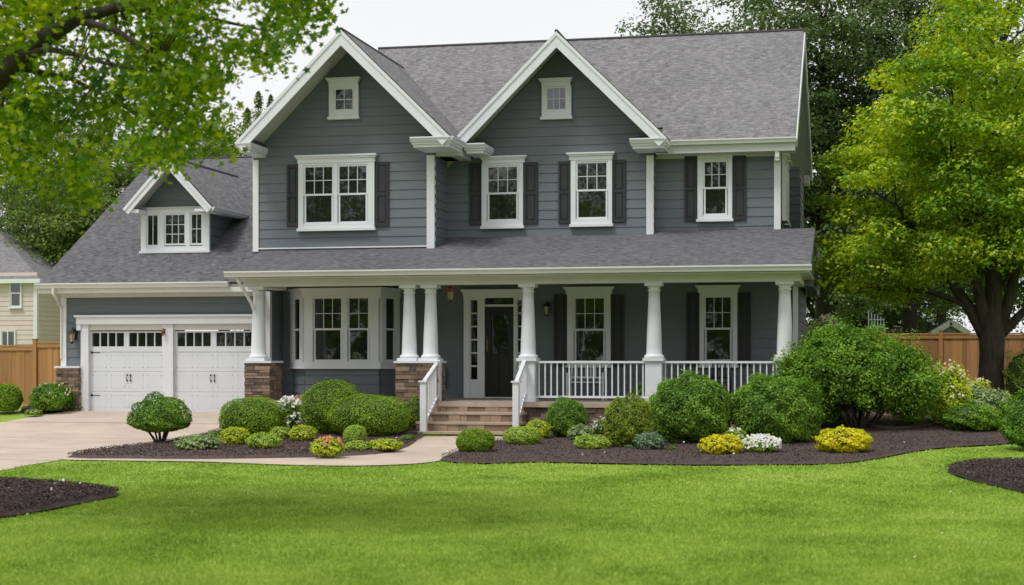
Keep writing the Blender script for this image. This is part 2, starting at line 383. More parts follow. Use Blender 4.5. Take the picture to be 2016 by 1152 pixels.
P_bedS = smooth_poly(G((40, 812), (60, 800), (120, 796), (160, 800), (160, 807), (110, 812), (70, 816)), 2)
tag(sheet('driveway', P_drive, M['concrete'], .012), kind='structure')
tag(sheet('walkway', P_walk, M['concrete'], .022), kind='structure')
for y_ in (36.3, 33.4, 30.6, 27.8):
    xs_ = np.linspace(-42, -8, 700); k_ = inside(P_drive, xs_, np.full(700, y_)) & ~inside(P_bedL, xs_, np.full(700, y_)); xs_ = xs_[k_]
    if len(xs_) > 5:
        mb = MB(); mb.add([(xs_[0], y_-.012, gz(y_-.012)+.017), (xs_[-1], y_-.012, gz(y_-.012)+.017), (xs_[-1], y_+.012, gz(y_+.012)+.017), (xs_[0], y_+.012, gz(y_+.012)+.017)], [(0, 1, 2, 3)])
        tag(mb.build('driveway_joint', M['soil']), kind='structure')
def chips(poly, n, r, off):
    xs = np.array([p[0] for p in poly]); ys = np.array([p[1] for p in poly])
    x = r.uniform(xs.min(), xs.max(), n*2); y = r.uniform(ys.min(), ys.max(), n*2); k = inside(poly, x, y); x = x[k]; y = y[k]
    c = np.stack([x, y, np.interp(y, GY, GZ)+off+r.uniform(0, .03, len(x))], 1)
    nr = r.normal(size=(len(x), 3))*.55; nr[:, 2] += 1
    tpl = np.array([(-.22, -.5, 0), (.22, -.45, 0), (.18, .5, 0), (-.2, .42, 0)])
    return leaves(c, nr, r.uniform(.014, .042, len(x)), tpl, 1., r)
for nm, P, n, mo in (('mulch_bed', P_bedL, 45000, .06), ('mulch_bed', P_bedR, 90000, .06), ('mulch_bed', P_nearL, 30000, .07), ('mulch_bed', P_nearR, 22000, .07), ('mulch_bed', P_bedS, 2500, .04)):
    o = sheet(nm, P, M['mulch'], .030, mo, .30, .02); tag(o, kind='structure')
    fm = fastmesh('chips_tmp', [(chips(P, n, rng, .028+mo*.85), 0)], [M['mulch']])
    bm = bmesh.new(); bm.from_mesh(o.data); bm.from_mesh(fm.data); bm.to_mesh(o.data); bm.free(); bpy.data.objects.remove(fm)
# bare soil behind the big shrub
tag(sheet('bare_soil', smooth_poly(G((1700, 815), (1800, 820), (1850, 838), (1790, 852), (1700, 846)), 2), M['soil'], .105), kind='structure')
def specks():
    r = np.random.default_rng(31); gs = []
    for P in (P_bedR, P_bedL, P_nearL):
        c = chips(P, 60 if P is not P_nearL else 25, r, .13).mean(1)
        gs.append(leaves(c, r.normal(size=c.shape)*.5+np.array([0, -.3, 1]), r.uniform(.02, .05, len(c)), ROUND, 1, r))
    fastmesh('fallen_petals', [(np.concatenate(gs), 0)], [L['petal']])
    tag(bpy.data.objects['fallen_petals'], 'scattered fallen white petals on the dark mulch', 'petals', kind='stuff')
specks()
def lawn_specks():
    r = np.random.default_rng(33); x = r.uniform(-14, 4, 70); y = r.uniform(16, 30, 70)
    for P in (P_drive, P_walk, P_bedL, P_bedR, P_nearL, P_nearR): k = ~inside(P, x, y); x, y = x[k], y[k]
    c = np.stack([x, y, np.interp(y, GY, GZ)+.03], 1)
    o = fastmesh('clover_flowers', [(leaves(c, r.normal(size=c.shape)*.4+np.array([0, -.4, 1]), r.uniform(.015, .035, len(c)), ROUND, 1, r), 0)], [L['cream']])
    tag(o, 'tiny pale clover heads dotted through the front lawn', 'clover', kind='stuff')
lawn_specks()
# grass blades
def grass():
    n = 640000; r = np.random.default_rng(3)
    d = 1/(1/34.-(1/34.-1/11.5)*r.random(n)**.9); half = .36*d+1.5
    lat = r.uniform(-1, 1, n)*half; x = -SN*d+CS*lat; y = CS*d+SN*lat
    keep = np.ones(n, bool); jx = r.normal(size=n)*.035; jy = r.normal(size=n)*.035
    for P in (P_drive, P_walk, P_bedL, P_bedR, P_nearL, P_nearR): keep &= ~inside(P, x+jx, y+jy)
    keep &= (y < 35.5)
    x, y, d = x[keep], y[keep], d[keep]; n = len(x); z = np.interp(y, GY, GZ)
    h = r.uniform(.014, .040, n)*(1+.35*np.sin(x*2.1+np.sin(y*1.7)*2)*np.sin(y*2.3+x)); wd = .0028+.00042*d; a = r.uniform(0, np.pi, n); ln = r.normal(size=(n, 2))*.45
    V = np.zeros((n, 3, 3)); V[:, 0] = np.stack([x-np.cos(a)*wd, y-np.sin(a)*wd, z], 1); V[:, 1] = np.stack([x+np.cos(a)*wd, y+np.sin(a)*wd, z], 1)
    V[:, 2] = np.stack([x+ln[:, 0]*h, y+ln[:, 1]*h, z+h], 1)
    return fastmesh('lawn_grass', [(V, 0)], [M['blade']])
tag(grass(), 'short bright green lawn grass in front of the house', 'grass', kind='stuff')

# ================================================================== HOUSE
YG1, YG2, YM, YL, YGA = 38.25, 39.5, 39.85, 39.5, 38.6
EAVE = 6.80
house = thing('house', 'two-storey dark grey clapboard house with white trim, columned porch and attached garage', 'house', (-9, 39.5, 0))
xG1l, xG1r = X(499, YG1), X(855, YG1)
xG2l, xG2r = X(893, YG2), X(1286, YG2)
xMr = X(1536, YM)
def roof_z(Y): return 3.51+.285*(Y-35.9)

def wall(polys, name='wall', m='siding', ex=.235):
    mb = MB()
    for W, poly in polys: siding(mb, W, poly, ex, z_start=-.2)
    return mb.build(name, M[m], house)
# gable geometry
aL = dict(x=X(672, 37.1), zr=Z(672, 62, 37.1), hw=2.75, yf=37.1, wall=YG1)
aR = dict(x=X(1096, 38.5), zr=Z(1096, 66, 38.5), hw=2.72, yf=38.5, wall=YG2)
for g in (aL, aR): g['p'] = (g['zr']-EAVE)/g['hw']
def gable_poly(g, xl, xr, zb):
    zz = lambda x: g['zr']-.12-abs(x-g['x'])*g['p']
    return [(xl, zb), (xr, zb), (xr, zz(xr)), (g['x'], zz(g['x'])), (xl, zz(xl))]
wall([(wallW(YG1), gable_poly(aL, xG1l, xG1r, 3.95))])
wall([(wallW(YG2), gable_poly(aR, xG1r-.1, xG2r, 4.2))])
wall([(wallW(YM), [(xG2r-.05, 4.2), (xMr, 4.2), (xMr, 6.75), (xG2r-.05, 6.75)])])
Wn, Ln = dirW((xG1r, YG1), (xG1r, YG2+.02)); wall([(Wn, [(0, 3.9), (Ln, 3.9), (Ln, 6.7), (0, 6.7)])])
Wn, Ln = dirW((xG2r, YG2), (xG2r, YM+.02)); wall([(Wn, [(0, 4.2), (Ln, 4.2), (Ln, 6.7), (0, 6.7)])])
Wn, Ln = dirW((xG1l, 46.6), (xG1l, YG1)); wall([(Wn, [(0, 0), (Ln, 0), (Ln, 6.7), (0, 6.7)])])
# right side wall with its gable
YR, YB = 43.35, 47.3
ZR = 1.42+641*YR/3149
pM = (ZR-EAVE)/(YR-39.3)
XR = -1.52; XLm = X(745, YR)
Wr, Lr = dirW((xMr, YM), (xMr, 46.9))
wall([(Wr, [(0, 3.6), (Lr, 3.6), (Lr, 6.8), (YR-YM, ZR-.15), (0, 6.8)])])
Wq, Lq = dirW((-1.58, 44.2), (-1.58, 47.0)); wall([(Wq, [(0, 3.2), (Lq, 3.2), (Lq, 6.7), (0, 6.7)])])
Wq2, Lq2 = dirW((xMr, 44.2), (-1.58, 44.2)); wall([(Wq2, [(0, 3.2), (Lq2, 3.2), (Lq2, 6.7), (0, 6.7)])])
# lower storey
xL0 = X(524, YL); xR0 = -1.5
wall([(wallW(YL), [(xL0, -.2), (xR0, -.2), (xR0, 3.45), (xL0, 3.45)])])
Wl, Ll = dirW((xR0, YL), (xR0, 46.8)); wall([(Wl, [(0, -.3), (Ll, -.3), (Ll, 4.0), (0, 3.45)])])
# roof slopes -------------------------------------------------------
def slope(name, o, a, b, m, thick=.05, under='soffit', uoff=(0, 0)):
    """o eave corner, a along the eave, b up the slope; shingles on top, boarding below"""
    o, a, b = map(Vector, (o, a, b)); n = a.cross(b).normalized()
    if n.z < 0: n = -n
    mb = MB(); t = n*thick; la, lb = a.length, b.length; u0, v0 = uoff
    P = [o, o+a, o+a+b, o+b]; T = [p+t for p in P]; uv = [(u0, v0), (u0+la, v0), (u0+la, v0+lb), (u0, v0+lb)]
    top = (4, 5, 6, 7) if a.cross(b).z > 0 else (7, 6, 5, 4)
    mb.add(P+T, [top], 0, [uv if top[0] == 4 else uv[::-1]])
    mb.add(P+T, [(0, 3, 2, 1), (0, 1, 5, 4), (1, 2, 6, 5), (2, 3, 7, 6), (3, 0, 4, 7)], 1)
    for f in mb.f[1:]: pass
    ob = mb.build(name, [m, M['ridge']], house)
    sb = MB(); sb.hexa(o-n*.004, a, b, -n*.05); s = sb.build('soffit', M[under], ob)
    return ob
def cap(name, p, q, r, parent):
    mb = MB(); mb.tube([p, q], r, 6); return mb.build(name, M['ridge'], parent)
# main roof
xMl = XLm
def roof_piece(name, P, m, th_=.05):
    # quad P = eave left, eave right, ridge right, ridge left
    P = [Vector(p) for p in P]; n = (P[1]-P[0]).cross(P[3]-P[0]).normalized(); n = -n if n.z < 0 else n
    cc = [(p.x+20, math.hypot(p.y-YR, p.z-ZR)*(1 if p.y < YR else -1)) for p in P]; T = [p+n*th_ for p in P]
    top = (4, 5, 6, 7) if (P[1]-P[0]).cross(P[3]-P[0]).z > 0 else (7, 6, 5, 4)
    m1 = MB(); m1.add(P+T, [top], 0, [[cc[i-4] for i in top]]); m1.add(P+T, [(0, 3, 2, 1), (0, 1, 5, 4), (1, 2, 6, 5), (2, 3, 7, 6), (3, 0, 4, 7)], 1)
    ob = m1.build(name, [m, M['ridge']], house)
    m1 = MB(); A = [p-n*.004 for p in P]; Bq = [p-n*.055 for p in P]; m1.add(A+Bq, [(0, 1, 2, 3), (7, 6, 5, 4), (0, 4, 5, 1), (1, 5, 6, 2), (2, 6, 7, 3), (3, 7, 4, 0)]); m1.build('soffit', M['white'], ob)  # soffit whiter than on the gables: missing light put into its colour
    return ob
xsp = aR['x']+aR['hw']-.22; yb_ = 39.8; zb_ = EAVE+(yb_-39.3)*pM; XRr = -1.36; XRm = -1.45
mr = roof_piece('roof', [(xsp, 39.3, EAVE), (XR, 39.3, EAVE), (XRm, YR, ZR), (xsp, YR, ZR)], M['roof'])
roof_piece('roof', [(xMl, yb_, zb_), (xsp, yb_, zb_), (xsp, YR, ZR), (xMl, YR, ZR)], M['roof'])
roof_piece('roof', [(xMl, YB, EAVE), (XRr, YB, EAVE), (XRm, YR, ZR), (xMl, YR, ZR)], M['roof'])
cap('ridge_cap', (xMl, YR, ZR+.05), (XRm, YR, ZR+.05), .055, mr)
mb = MB(); mb.lathe(X(1233, 43.7), 43.7, [(.05, ZR-.5), (.05, ZR+.05), (.075, ZR+.06), (.075, ZR+.10)], 10); mb.build('vent_pipe', M['metal'], mr)
def gable_roof(g, y1r, y1l, m, ov_bw=.25, dz=.0):
    yf = g['yf']; ez = EAVE+dz; obs = []
    for s, y1 in ((-1, y1l), (1, y1r)):
        ob = slope('roof', (g['x']+s*g['hw'], yf, ez), (0, y1-yf, 0), (-s*g['hw'], 0, g['zr']-ez), m, uoff=(3.3*s, 1.7)); obs.append(ob)
        # rake board: white fascia below the slope edge, with a thin crown strip
        b = Vector((-s*g['hw'], 0, g['zr']-ez)); n = Vector((s*(g['zr']-ez), 0, g['hw'])).normalized(); d = b.normalized()
        o = Vector((g['x']+s*g['hw'], yf-.035, ez))
        mbk = MB(); prof_o = o-d*.02
        # prism cut vertically at the apex
        def rb(w0, w1, yd0, yd1):
            A = prof_o+n*w0; B = prof_o+n*w1
            def apex(P): t = (g['x']-P.x)/d.x; return P+d*t
            Q = [A, apex(A), apex(B), B]
            vs = [Vector((q.x, yf-yd0, q.z)) for q in Q]+[Vector((q.x, yf-yd1, q.z)) for q in Q]
            fs = [(0, 1, 2, 3), (7, 6, 5, 4), (0, 4, 5, 1), (1, 5, 6, 2), (2, 6, 7, 3), (3, 7, 4, 0)]
            mbk.add(vs, fs)
        rb(-ov_bw, -.002, .004, .050); rb(-.045, .03, .050, .075)
        mbk.build('rake_board', M['white'], ob)
    cap('ridge_cap', (g['x'], yf-.06, g['zr']+.05), (g['x'], max(y1r, y1l), g['zr']+.05), .05, obs[0])
    return obs
gable_roof(aL, YB-.1, YB-.1, M['roof'])
gable_roof(aR, 42.8, 42.8, M['roof'])
# right-hand rakes of the main roof
for (y0, y1, xa_, xb_) in ((39.3, YR, XR, XRm), (YB, YR, XRr, XRm)):
    b = Vector((xb_-xa_, y1-y0, ZR-EAVE)); n = b.cross(Vector((1, 0, 0))).normalized()
    if n.z < 0: n = -n
    mb = MB(); mb.hexa(Vector((xa_-.0, y0, EAVE))-n*.24, b, n*.23, (.045, 0, 0)); mb.build('rake_board', M['white'], mr)
    b = Vector((0, y1-y0, ZR-EAVE)); mb = MB(); mb.hexa(Vector((XLm-.02, y0, EAVE))-n*.24, b, n*.23, (-.045, 0, 0)); mb.build('rake_board', M['white'], mr)
def gutter(name, p, q, out, parent, m='cream', k=1.):
    p = Vector(p); q = Vector(q); mb = MB(); mb.extrude([(-a*k, b*k) for a, b in GUT], p, out, (0, 0, 1), q-p); return mb.build(name, M[m], parent)
# right part of main eave: gutter, soffit, frieze
gx0 = aR['x']+aR['hw']-.05
gutter('gutter', (gx0, 39.3, EAVE-.07), (XR+.03, 39.3, EAVE-.07), (0, -1, 0), mr)
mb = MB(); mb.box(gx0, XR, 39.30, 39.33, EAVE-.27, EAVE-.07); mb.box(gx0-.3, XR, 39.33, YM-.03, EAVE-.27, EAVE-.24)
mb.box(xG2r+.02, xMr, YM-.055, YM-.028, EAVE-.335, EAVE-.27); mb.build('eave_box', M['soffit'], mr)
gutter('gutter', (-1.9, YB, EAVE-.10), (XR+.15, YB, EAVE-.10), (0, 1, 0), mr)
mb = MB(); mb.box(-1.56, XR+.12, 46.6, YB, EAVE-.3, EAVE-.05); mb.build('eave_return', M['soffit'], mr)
# boxed eave returns of the two gables
def eave_return(x0, x1, yf, yw, parent):
    mb = MB(); zt = EAVE+.03
    prof = [(.10, -.28), (.02, -.28), (0, -.16), (-.05, -.13), (-.06, -.03), (-.10, 0), (yw-yf-.002, 0), (yw-yf-.002, -.28)]
    # front moulding wraps the ends: three nested boxes give the stepped crown
    mb.box(x0+.06, x1-.06, yf+.06, yw-.002, zt-.25, zt-.18); mb.box(x0+.02, x1-.02, yf+.02, yw-.002, zt-.18, zt-.13)
    mb.extrude([(0, 0), (-.02, .0), (-.05, .05), (-.08, .09), (-.08, .12), (yw-yf-.004, .12), (yw-yf-.004, 0)], (x0, yf, zt-.13), (0, 1, 0), (0, 0, 1), (x1-x0, 0, 0))
    ob = mb.build('eave_return', M['white'], house)
    mr_ = MB(); h = .20
    A = [(x0, yf-.02, zt), (x1, yf-.02, zt), (x1, yw-.03, zt), (x0, yw-.03, zt), (x0+.22, yw-.032, zt+h), (x1-.22, yw-.032, zt+h)]
    mr_.add(A, [(0, 1, 5, 4), (1, 2, 5), (3, 0, 4), (2, 3, 4, 5)]); mr_.build('return_roof', M['ridge'], ob)
    return ob
eave_return(aL['x']-aL['hw']-.02, xG1l+.40, 37.1, YG1, house)
eave_return(X(808, 37.1), aL['x']+aL['hw']+.05, 37.1, YG1, house)
eave_return(X(912, 38.5), X(955, 38.5), 38.5, YG2, house)
eave_return(X(1240, 38.5), aR['x']+aR['hw']+.02, 38.5, YG2, house)
# side eave of left gable (right side) and of the wing's far left
e1 = aL['x']+aL['hw']
gutter('gutter', (e1-.02, 37.1, EAVE-.09), (e1-.02, 39.0, EAVE-.09), (1, 0, 0), house, 'white')
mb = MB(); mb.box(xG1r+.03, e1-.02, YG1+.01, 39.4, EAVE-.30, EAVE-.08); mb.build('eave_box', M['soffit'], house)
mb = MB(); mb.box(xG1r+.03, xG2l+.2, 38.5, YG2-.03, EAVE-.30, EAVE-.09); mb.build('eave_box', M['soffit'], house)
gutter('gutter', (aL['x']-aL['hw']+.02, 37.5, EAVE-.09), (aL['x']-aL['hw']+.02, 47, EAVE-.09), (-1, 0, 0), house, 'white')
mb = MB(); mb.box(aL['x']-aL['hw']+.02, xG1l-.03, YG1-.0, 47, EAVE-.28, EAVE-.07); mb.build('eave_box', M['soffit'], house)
# corner boards
def cboard(u0, u1, Y, z0, z1, side=.09, name='corner_board'):
    mb = MB(); mb.box(X(u0, Y), X(u1, Y), Y-.048, Y+side, z0, z1); return mb.build(name, M['white'], house)
cboard(499, 510, YG1, roof_z(YG1)-.02, EAVE-.28); cboard(841, 856, YG1, roof_z(YG1)-.05, EAVE-.28)
cboard(1273, 1287, YG2, 4.4, EAVE-.28); cboard(1524, 1537, YM, 4.5, EAVE-.27)
cboard(523, 532.5, YGA, .35, 3.15, .10); Wz, Lz = dirW((X(531, YGA), YGA+.1), (X(531, YGA), YL)); wall([(Wz, [(0, -.2), (Lz, -.2), (Lz, 3.3), (0, 3.3)])]); cboard(1561, 1571, YL, .35, 3.3)
# flashing strip above the porch roof
mb = MB(); mb.box(xG1l, xG1r, YG1-.05, YG1-.02, roof_z(YG1)+.04, roof_z(YG1)+.075); mb.build('flashing', M['white'], house)

# ---- windows ------------------------------------------------------
def window(W, a0, a1, z0, z1, units, hcap=None, sill=True, grid=True, cw=None, split=.5, parent=None, name='window', hh=.16, base_d=.0):
    """a0..a1, z0..z1 outer casing; units = list of (glass a0, a1, zbottom, ztop, cols, rows, style)"""
    D = base_d
    fr = MB(); edges = sorted(units, key=lambda q: q[0]); zb = min(q[2] for q in units)-.045; zt = max(q[3] for q in units)+.045
    xs = [a0]+[v for q in edges for v in (q[0]-.045, q[1]+.045)]+[a1]
    for i in range(0, len(xs), 2): fr.wbox(W, xs[i], xs[i+1], z0, z1, D, D+.085)
    for q in edges:
        fr.wbox(W, q[0]-.045, q[1]+.045, z0, zb, D, D+.080); fr.wbox(W, q[0]-.045, q[1]+.045, zt, z1, D, D+.080)
    ob = fr.build(name, M['white'], parent or house)
    if sill:
        m = MB(); m.wbox(W, a0-.03, a1+.03, z0-.055, z0+.012, D, D+.13); m.build('sill', M['white'], ob)
    if hcap is not None:
        m = MB(); h0, h1 = hcap; m.wbox(W, h0+.05, h1-.05, z1-.002, z1+hh*.55, D, D+.10); m.wbox(W, h0+.02, h1-.02, z1+hh*.55, z1+hh*.78, D, D+.135)
        m.wbox(W, h0-.01, h1+.01, z1+hh*.78, z1+hh, D, D+.17); m.build('header', M['white'], ob)
    for (g0, g1, b, t, cols, rows, style) in units:
        s = MB(); mid = b+(t-b)*split
        def sash(x0, x1, y0, y1, d, c, r_):
            k = .032
            s.wbox(W, x0-.046, x0, y0-.046, y1+.046, D+.0, D+d); s.wbox(W, x1, x1+.046, y0-.046, y1+.046, D+.0, D+d)
            s.wbox(W, x0, x1, y0-.046, y0, D+.0, D+d-.002); s.wbox(W, x0, x1, y1, y1+.046, D+.0, D+d-.002)
            for i in range(1, c): xm = x0+(x1-x0)*i/c; s.wbox(W, xm-.009, xm+.009, y0, y1, D+.02, D+.048)
            for i in range(1, r_): ym = y0+(y1-y0)*i/r_; s.wbox(W, x0, x1, ym-.009, ym+.009, D+.021, D+.046)
        if style == 'dh':
            sash(g0, g1, mid+.02, t, .062, cols, rows); sash(g0+.02, g1-.02, b, mid-.03, .052, 1, 1)
        else: sash(g0, g1, b, t, .06, cols, rows)
        s.build('sash', M['white'], ob)
        m = MB(); m.wbox(W, g0-.02, g1+.02, b-.02, t+.02, D+.022, D+.034); m.build('pane', M['glass'], ob)
    return ob
def shutter(W, a0, a1, z0, z1):
    mb = MB(); k = .055; mid = (z0+z1)/2
    mb.wbox(W, a0, a0+k, z0, z1, .02, .062); mb.wbox(W, a1-k, a1, z0, z1, .02, .062)
    for (b, t) in ((z0, z0+.09), (mid-.04, mid+.04), (z1-.08, z1)): mb.wbox(W, a0+k, a1-k, b, t, .02, .060)
    for (b, t) in ((z0+.09, mid-.04), (mid+.04, z1-.08)):
        mb.wbox(W, a0+k, a1-k, b, t, .02, .034); mb.wbox(W, a0+k+.03, a1-k-.03, b+.03, t-.03, .034, .05)
    return mb.build('shutter', M['shutter'], house)
def pxwin(Y, frame, glasses, hdr=None, shut=(), split=.5, sill=True, hh=.18):
    W = wallW(Y); u0, v0, u1, v1 = frame; um = (u0+u1)/2
    a0, a1, z0, z1 = X(u0, Y), X(u1, Y), Z(um, v1, Y)+.03, Z(um, v0, Y)
    un = [(X(g[0], Y), X(g[2], Y), Z(um, g[3], Y), Z(um, g[1], Y), g[4], g[5], g[6]) for g in glasses]
    hc = (X(hdr[0], Y), X(hdr[1], Y)) if hdr else None
    ob = window(W, a0, a1, z0, z1, un, hc, sill, split=split, hh=hh, base_d=.02)
    for s in shut:
        us = (s[0]+s[2])/2; shutter(W, X(s[0], Y), X(s[2], Y), Z(us, s[3], Y), Z(us, s[1], Y))
    return ob
pxwin(YG1, (590, 321, 739, 453), [(603, 329, 656, 437, 3, 2, 'dh'), (670, 329, 723, 437, 3, 2, 'dh')], (585, 744), [(566, 325, 589, 446), (741, 319, 766, 446)], hh=.2)
pxwin(YG2, (950, 322, 1031, 449), [(963, 330, 1019, 432, 3, 2, 'dh')], (948, 1038), [(925, 322, 949, 443), (1033, 320, 1059, 441)])
pxwin(YG2, (1125, 315, 1206, 445), [(1138, 322, 1195, 428, 3, 2, 'dh')], (1118, 1211), [(1100, 318, 1124, 440), (1207, 315, 1232, 438)])
pxwin(YM, (1374, 306, 1442, 435), [(1388, 320, 1430, 421, 3, 2, 'dh')], None, [(1348, 308, 1373, 436), (1444, 307, 1469, 434)])
pxwin(YG1, (650, 170, 708, 234), [(663, 177, 696, 216, 2, 2, 'fx')], (646, 711), hh=.2)
pxwin(YG2, (1068, 171, 1126, 234), [(1079, 175, 1114, 216, 3, 2, 'fx')], (1064, 1128), hh=.2)
pxwin(YL, (1118, 579, 1203, 722), [(1134, 588, 1190, 710, 3, 2, 'dh')], (1112, 1210), [(1091, 580, 1117, 722), (1205, 580, 1229, 722)])
pxwin(YL, (1378, 576, 1452, 722), [(1390, 586, 1439, 708, 3, 2, 'dh')], (1371, 1458), [(1352, 576, 1377, 722), (1454, 576, 1478, 722)])
# side windows
for (a, b) in ((.5, 1.4), (1.9, 2.8)): window(Wr, a, b, 4.95, 6.45, [(a+.13, b-.13, 5.08, 6.33, 2, 2, 'dh')], (a-.05, b+.05), hh=.14, base_d=.02)
mb = MB(); mb.box(xMr+.03, xMr+.1, 42.9, 42.98, 4.0, 5.1); mb.build('downspout', M['white'], house)

# ---- bay window ----------------------------------------------------
B = [(X(577, YL), YL), (X(601, 38.75), 38.75), (X(747, 38.75), 38.75), (X(782, YL), YL)]
zb0, zb1 = Z(675, 721, 38.75), Z(675, 567, 38.75)
bays = []
for i in range(3): bays.append(dirW(B[i], B[i+1]))
wall([(Wb, [(0, -.2), (Lb, -.2), (Lb, zb0), (0, zb0)]) for Wb, Lb in bays], name='bay_wall')
bay = MB()
core = [(p[0], p[1]) for p in B]
def bayprism(mb, z0, z1, grow):
    c = [(B[0][0]-grow, B[0][1]), (B[1][0]-grow*.6, B[1][1]-grow), (B[2][0]+grow*.6, B[2][1]-grow), (B[3][0]+grow, B[3][1])]
    mb.add([(x, y, z0) for x, y in c]+[(x, y, z1) for x, y in c], [(3, 2, 1, 0), (4, 5, 6, 7), (0, 1, 5, 4), (1, 2, 6, 5), (2, 3, 7, 6), (3, 0, 4, 7)])
bayprism(bay, zb1-.24, zb1-.05, .10); bayprism(bay, zb1-.05, zb1, .16); bay = bay.build('bay_cornice', M['white'], house)
m = MB(); bayprism(m, zb0-.04, zb0+.10, .09); bayprism(m, zb0-.07, zb0-.04, .12); m.build('bay_sill', M['white'], bay)
Wc, Lc = bays[1]; xb = lambda u: X(u, 38.75)-B[1][0]
zt_ = Z(675, 588, 38.75); zl_ = Z(675, 708, 38.75)
window(Wc, 0, Lc, zb0+.09, zb1-.235, [(xb(621), xb(673), zl_, zt_, 3, 2, 'dh'), (xb(689), xb(726), zl_, zt_, 2, 2, 'dh')], sill=False, base_d=.0, name='bay_window')
for Wd, Ld in (bays[0], bays[2]):
    window(Wd, 0, Ld, zb0+.09, zb1-.235, [(Ld*.27, Ld*.73, zl_, zt_, 1, 1, 'dh')], sill=False, name='bay_window')

# ---- entrance ------------------------------------------------------
W = wallW(YL); PF = .38
def xl(u): return X(u, YL)
def zl(v): return Z(970, v, YL)
fr = MB(); zt = zl(584)
for (u0, u1) in ((915, 927), (943, 956), (1013, 1019), (1030, 1041)): fr.wbox(W, xl(u0), xl(u1), PF, zt, .02, .12)
for (u0, u1) in ((927, 943), (1019, 1030)):
    fr.wbox(W, xl(u0), xl(u1), PF, zl(747), .02, .10); fr.wbox(W, xl(u0), xl(u1), zl(591), zt, .02, .10)
fr.wbox(W, xl(956), xl(1013), zl(587), zt, .02, .11); fr.wbox(W, xl(956), xl(1013), zl(604), zl(600), .02, .10); fr.wbox(W, xl(956), xl(1013), PF, PF+.04, .02, .13)
ent = fr.build('door_frame', M['white'], house)
m = MB(); m.wbox(W, xl(914), xl(1042), zt-.002, zt+.1, .02, .13); m.wbox(W, xl(912), xl(1044), zt+.1, zt+.14, .02, .17); m.wbox(W, xl(910), xl(1046), zt+.14, zt+.18, .02, .20); m.build('header', M['white'], ent)
m = MB(); m.wbox(W, xl(956), xl(1013), zl(600), zl(587), .04, .05); m.build('transom', M['glass'], ent)
for (u0, u1) in ((927, 943), (1019, 1030)):
    m = MB(); m.wbox(W, xl(u0), xl(u1), zl(747), zl(591), .04, .05); sd_ = m.build('sidelight', M['glass'], ent)
    m = MB()
    for k in range(1, 6): z = zl(747)+(zl(591)-zl(747))*k/6; m.wbox(W, xl(u0), xl(u1), z-.018, z+.018, .05, .075)
    m.wbox(W, xl(u0), xl(u0)+.025, zl(747), zl(591), .05, .078); m.wbox(W, xl(u1)-.025, xl(u1), zl(747), zl(591), .05, .078)
    m.build('glazing_bar', M['white'], ent)
d = MB(); dx0, dx1, dz0, dz1 = xl(957), xl(1012.5), PF+.04, zl(604)
gx0_, gx1_, gz0_, gz1_ = xl(967), xl(1004), zl(698), zl(618)
d.wbox(W, dx0, gx0_, dz0, dz1, .03, .085); d.wbox(W, gx1_, dx1, dz0, dz1, .03, .085); d.wbox(W, gx0_, gx1_, dz0, gz0_, .03, .085); d.wbox(W, gx0_, gx1_, gz1_, dz1, .03, .085)
for (p, q) in ((gx0_, (gx0_+gx1_)/2-.03), ((gx0_+gx1_)/2+.03, gx1_)): d.wbox(W, p, q, dz0+.15, gz0_-.12, .085, .10)
for (a, b, c, e) in ((gx0_-.02, gx0_+.02, gz0_, gz1_), (gx1_-.02, gx1_+.02, gz0_, gz1_), (gx0_-.02, gx1_+.02, gz0_-.02, gz0_+.02), (gx0_-.02, gx1_+.02, gz1_-.02, gz1_+.02)): d.wbox(W, a, b, c, e, .085, .105)
door = d.build('front_door', M['black'], house)
m = MB(); m.wbox(W, gx0_, gx1_, gz0_, gz1_, .05, .06); m.build('pane', M['glass'], door)
m = MB(); m.tube([W(xl(961), zl(690), .12), W(xl(961), zl(672), .13)], .014, 8); m.wbox(W, xl(959.5), xl(962.5), zl(692), zl(668), .085, .1); m.lathe(xl(961), YL-.12, [(.01, zl(665)), (.025, zl(664)), (.01, zl(663))], 8); m.build('handle', M['brass'], door)
m = MB(); m.wbox(W, xl(868), xl(879), zl(762), zl(727), .02, .12); m.wbox(W, xl(867), xl(880), zl(727), zl(725), .02, .14); m.build('utility_box', M['siding'], house)

# ---- porch ---------------------------------------------------------
PX0, PX1 = X(447, 35.9), -1.05
pr = slope('porch_roof', (PX0, 35.9, 3.47), (PX1-PX0, 0, 0), (0, YM+.02-35.9, .285*(YM+.02-35.9)), M['roof_dark'], uoff=(1.3, 7.1))
gutter('gutter', (PX0-.03, 35.9, 3.38), (PX1+.03, 35.9, 3.38), (0, -1, 0), pr, k=1.15)
zBm = 3.17
mb = MB(); mb.box(PX0+.25, PX1-.25, 36.32, 36.66, zBm, 3.42); mb.box(PX1-.60, PX1-.26, 36.66, 39.45, zBm, 3.42)
mb.box(PX0+.25, PX0+.55, 36.66, 38.5, zBm, 3.42); mb.build('porch_beam', M['cream'], pr)
mb = MB(); mb.box(PX0+.02, PX1-.02, 35.9, 36.32, 3.345, 3.37); mb.box(PX1-.26, PX1-.02, 36.32, 39.45, 3.345, 3.37); mb.build('porch_eave', M['cream'], pr)
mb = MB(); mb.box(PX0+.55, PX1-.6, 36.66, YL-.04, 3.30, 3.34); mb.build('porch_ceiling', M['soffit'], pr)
mb = MB(); mb.add([(PX1-.05, 35.95, 3.37), (PX1-.05, 47, 3.37), (PX1-.05, 39.8, roof_z(39.8)-.06), (PX1-.05, 47, roof_z(39.8)-.06)], [(0, 1, 3, 2)]); mb.box(PX1-.30, PX1-.06, 39.5, 46.8, 3.2, roof_z(39.8)-.08)
mb.build('side_eave', M['siding'], pr)
FX0, FX1 = X(478, 36.1), X(1570, 36.1)
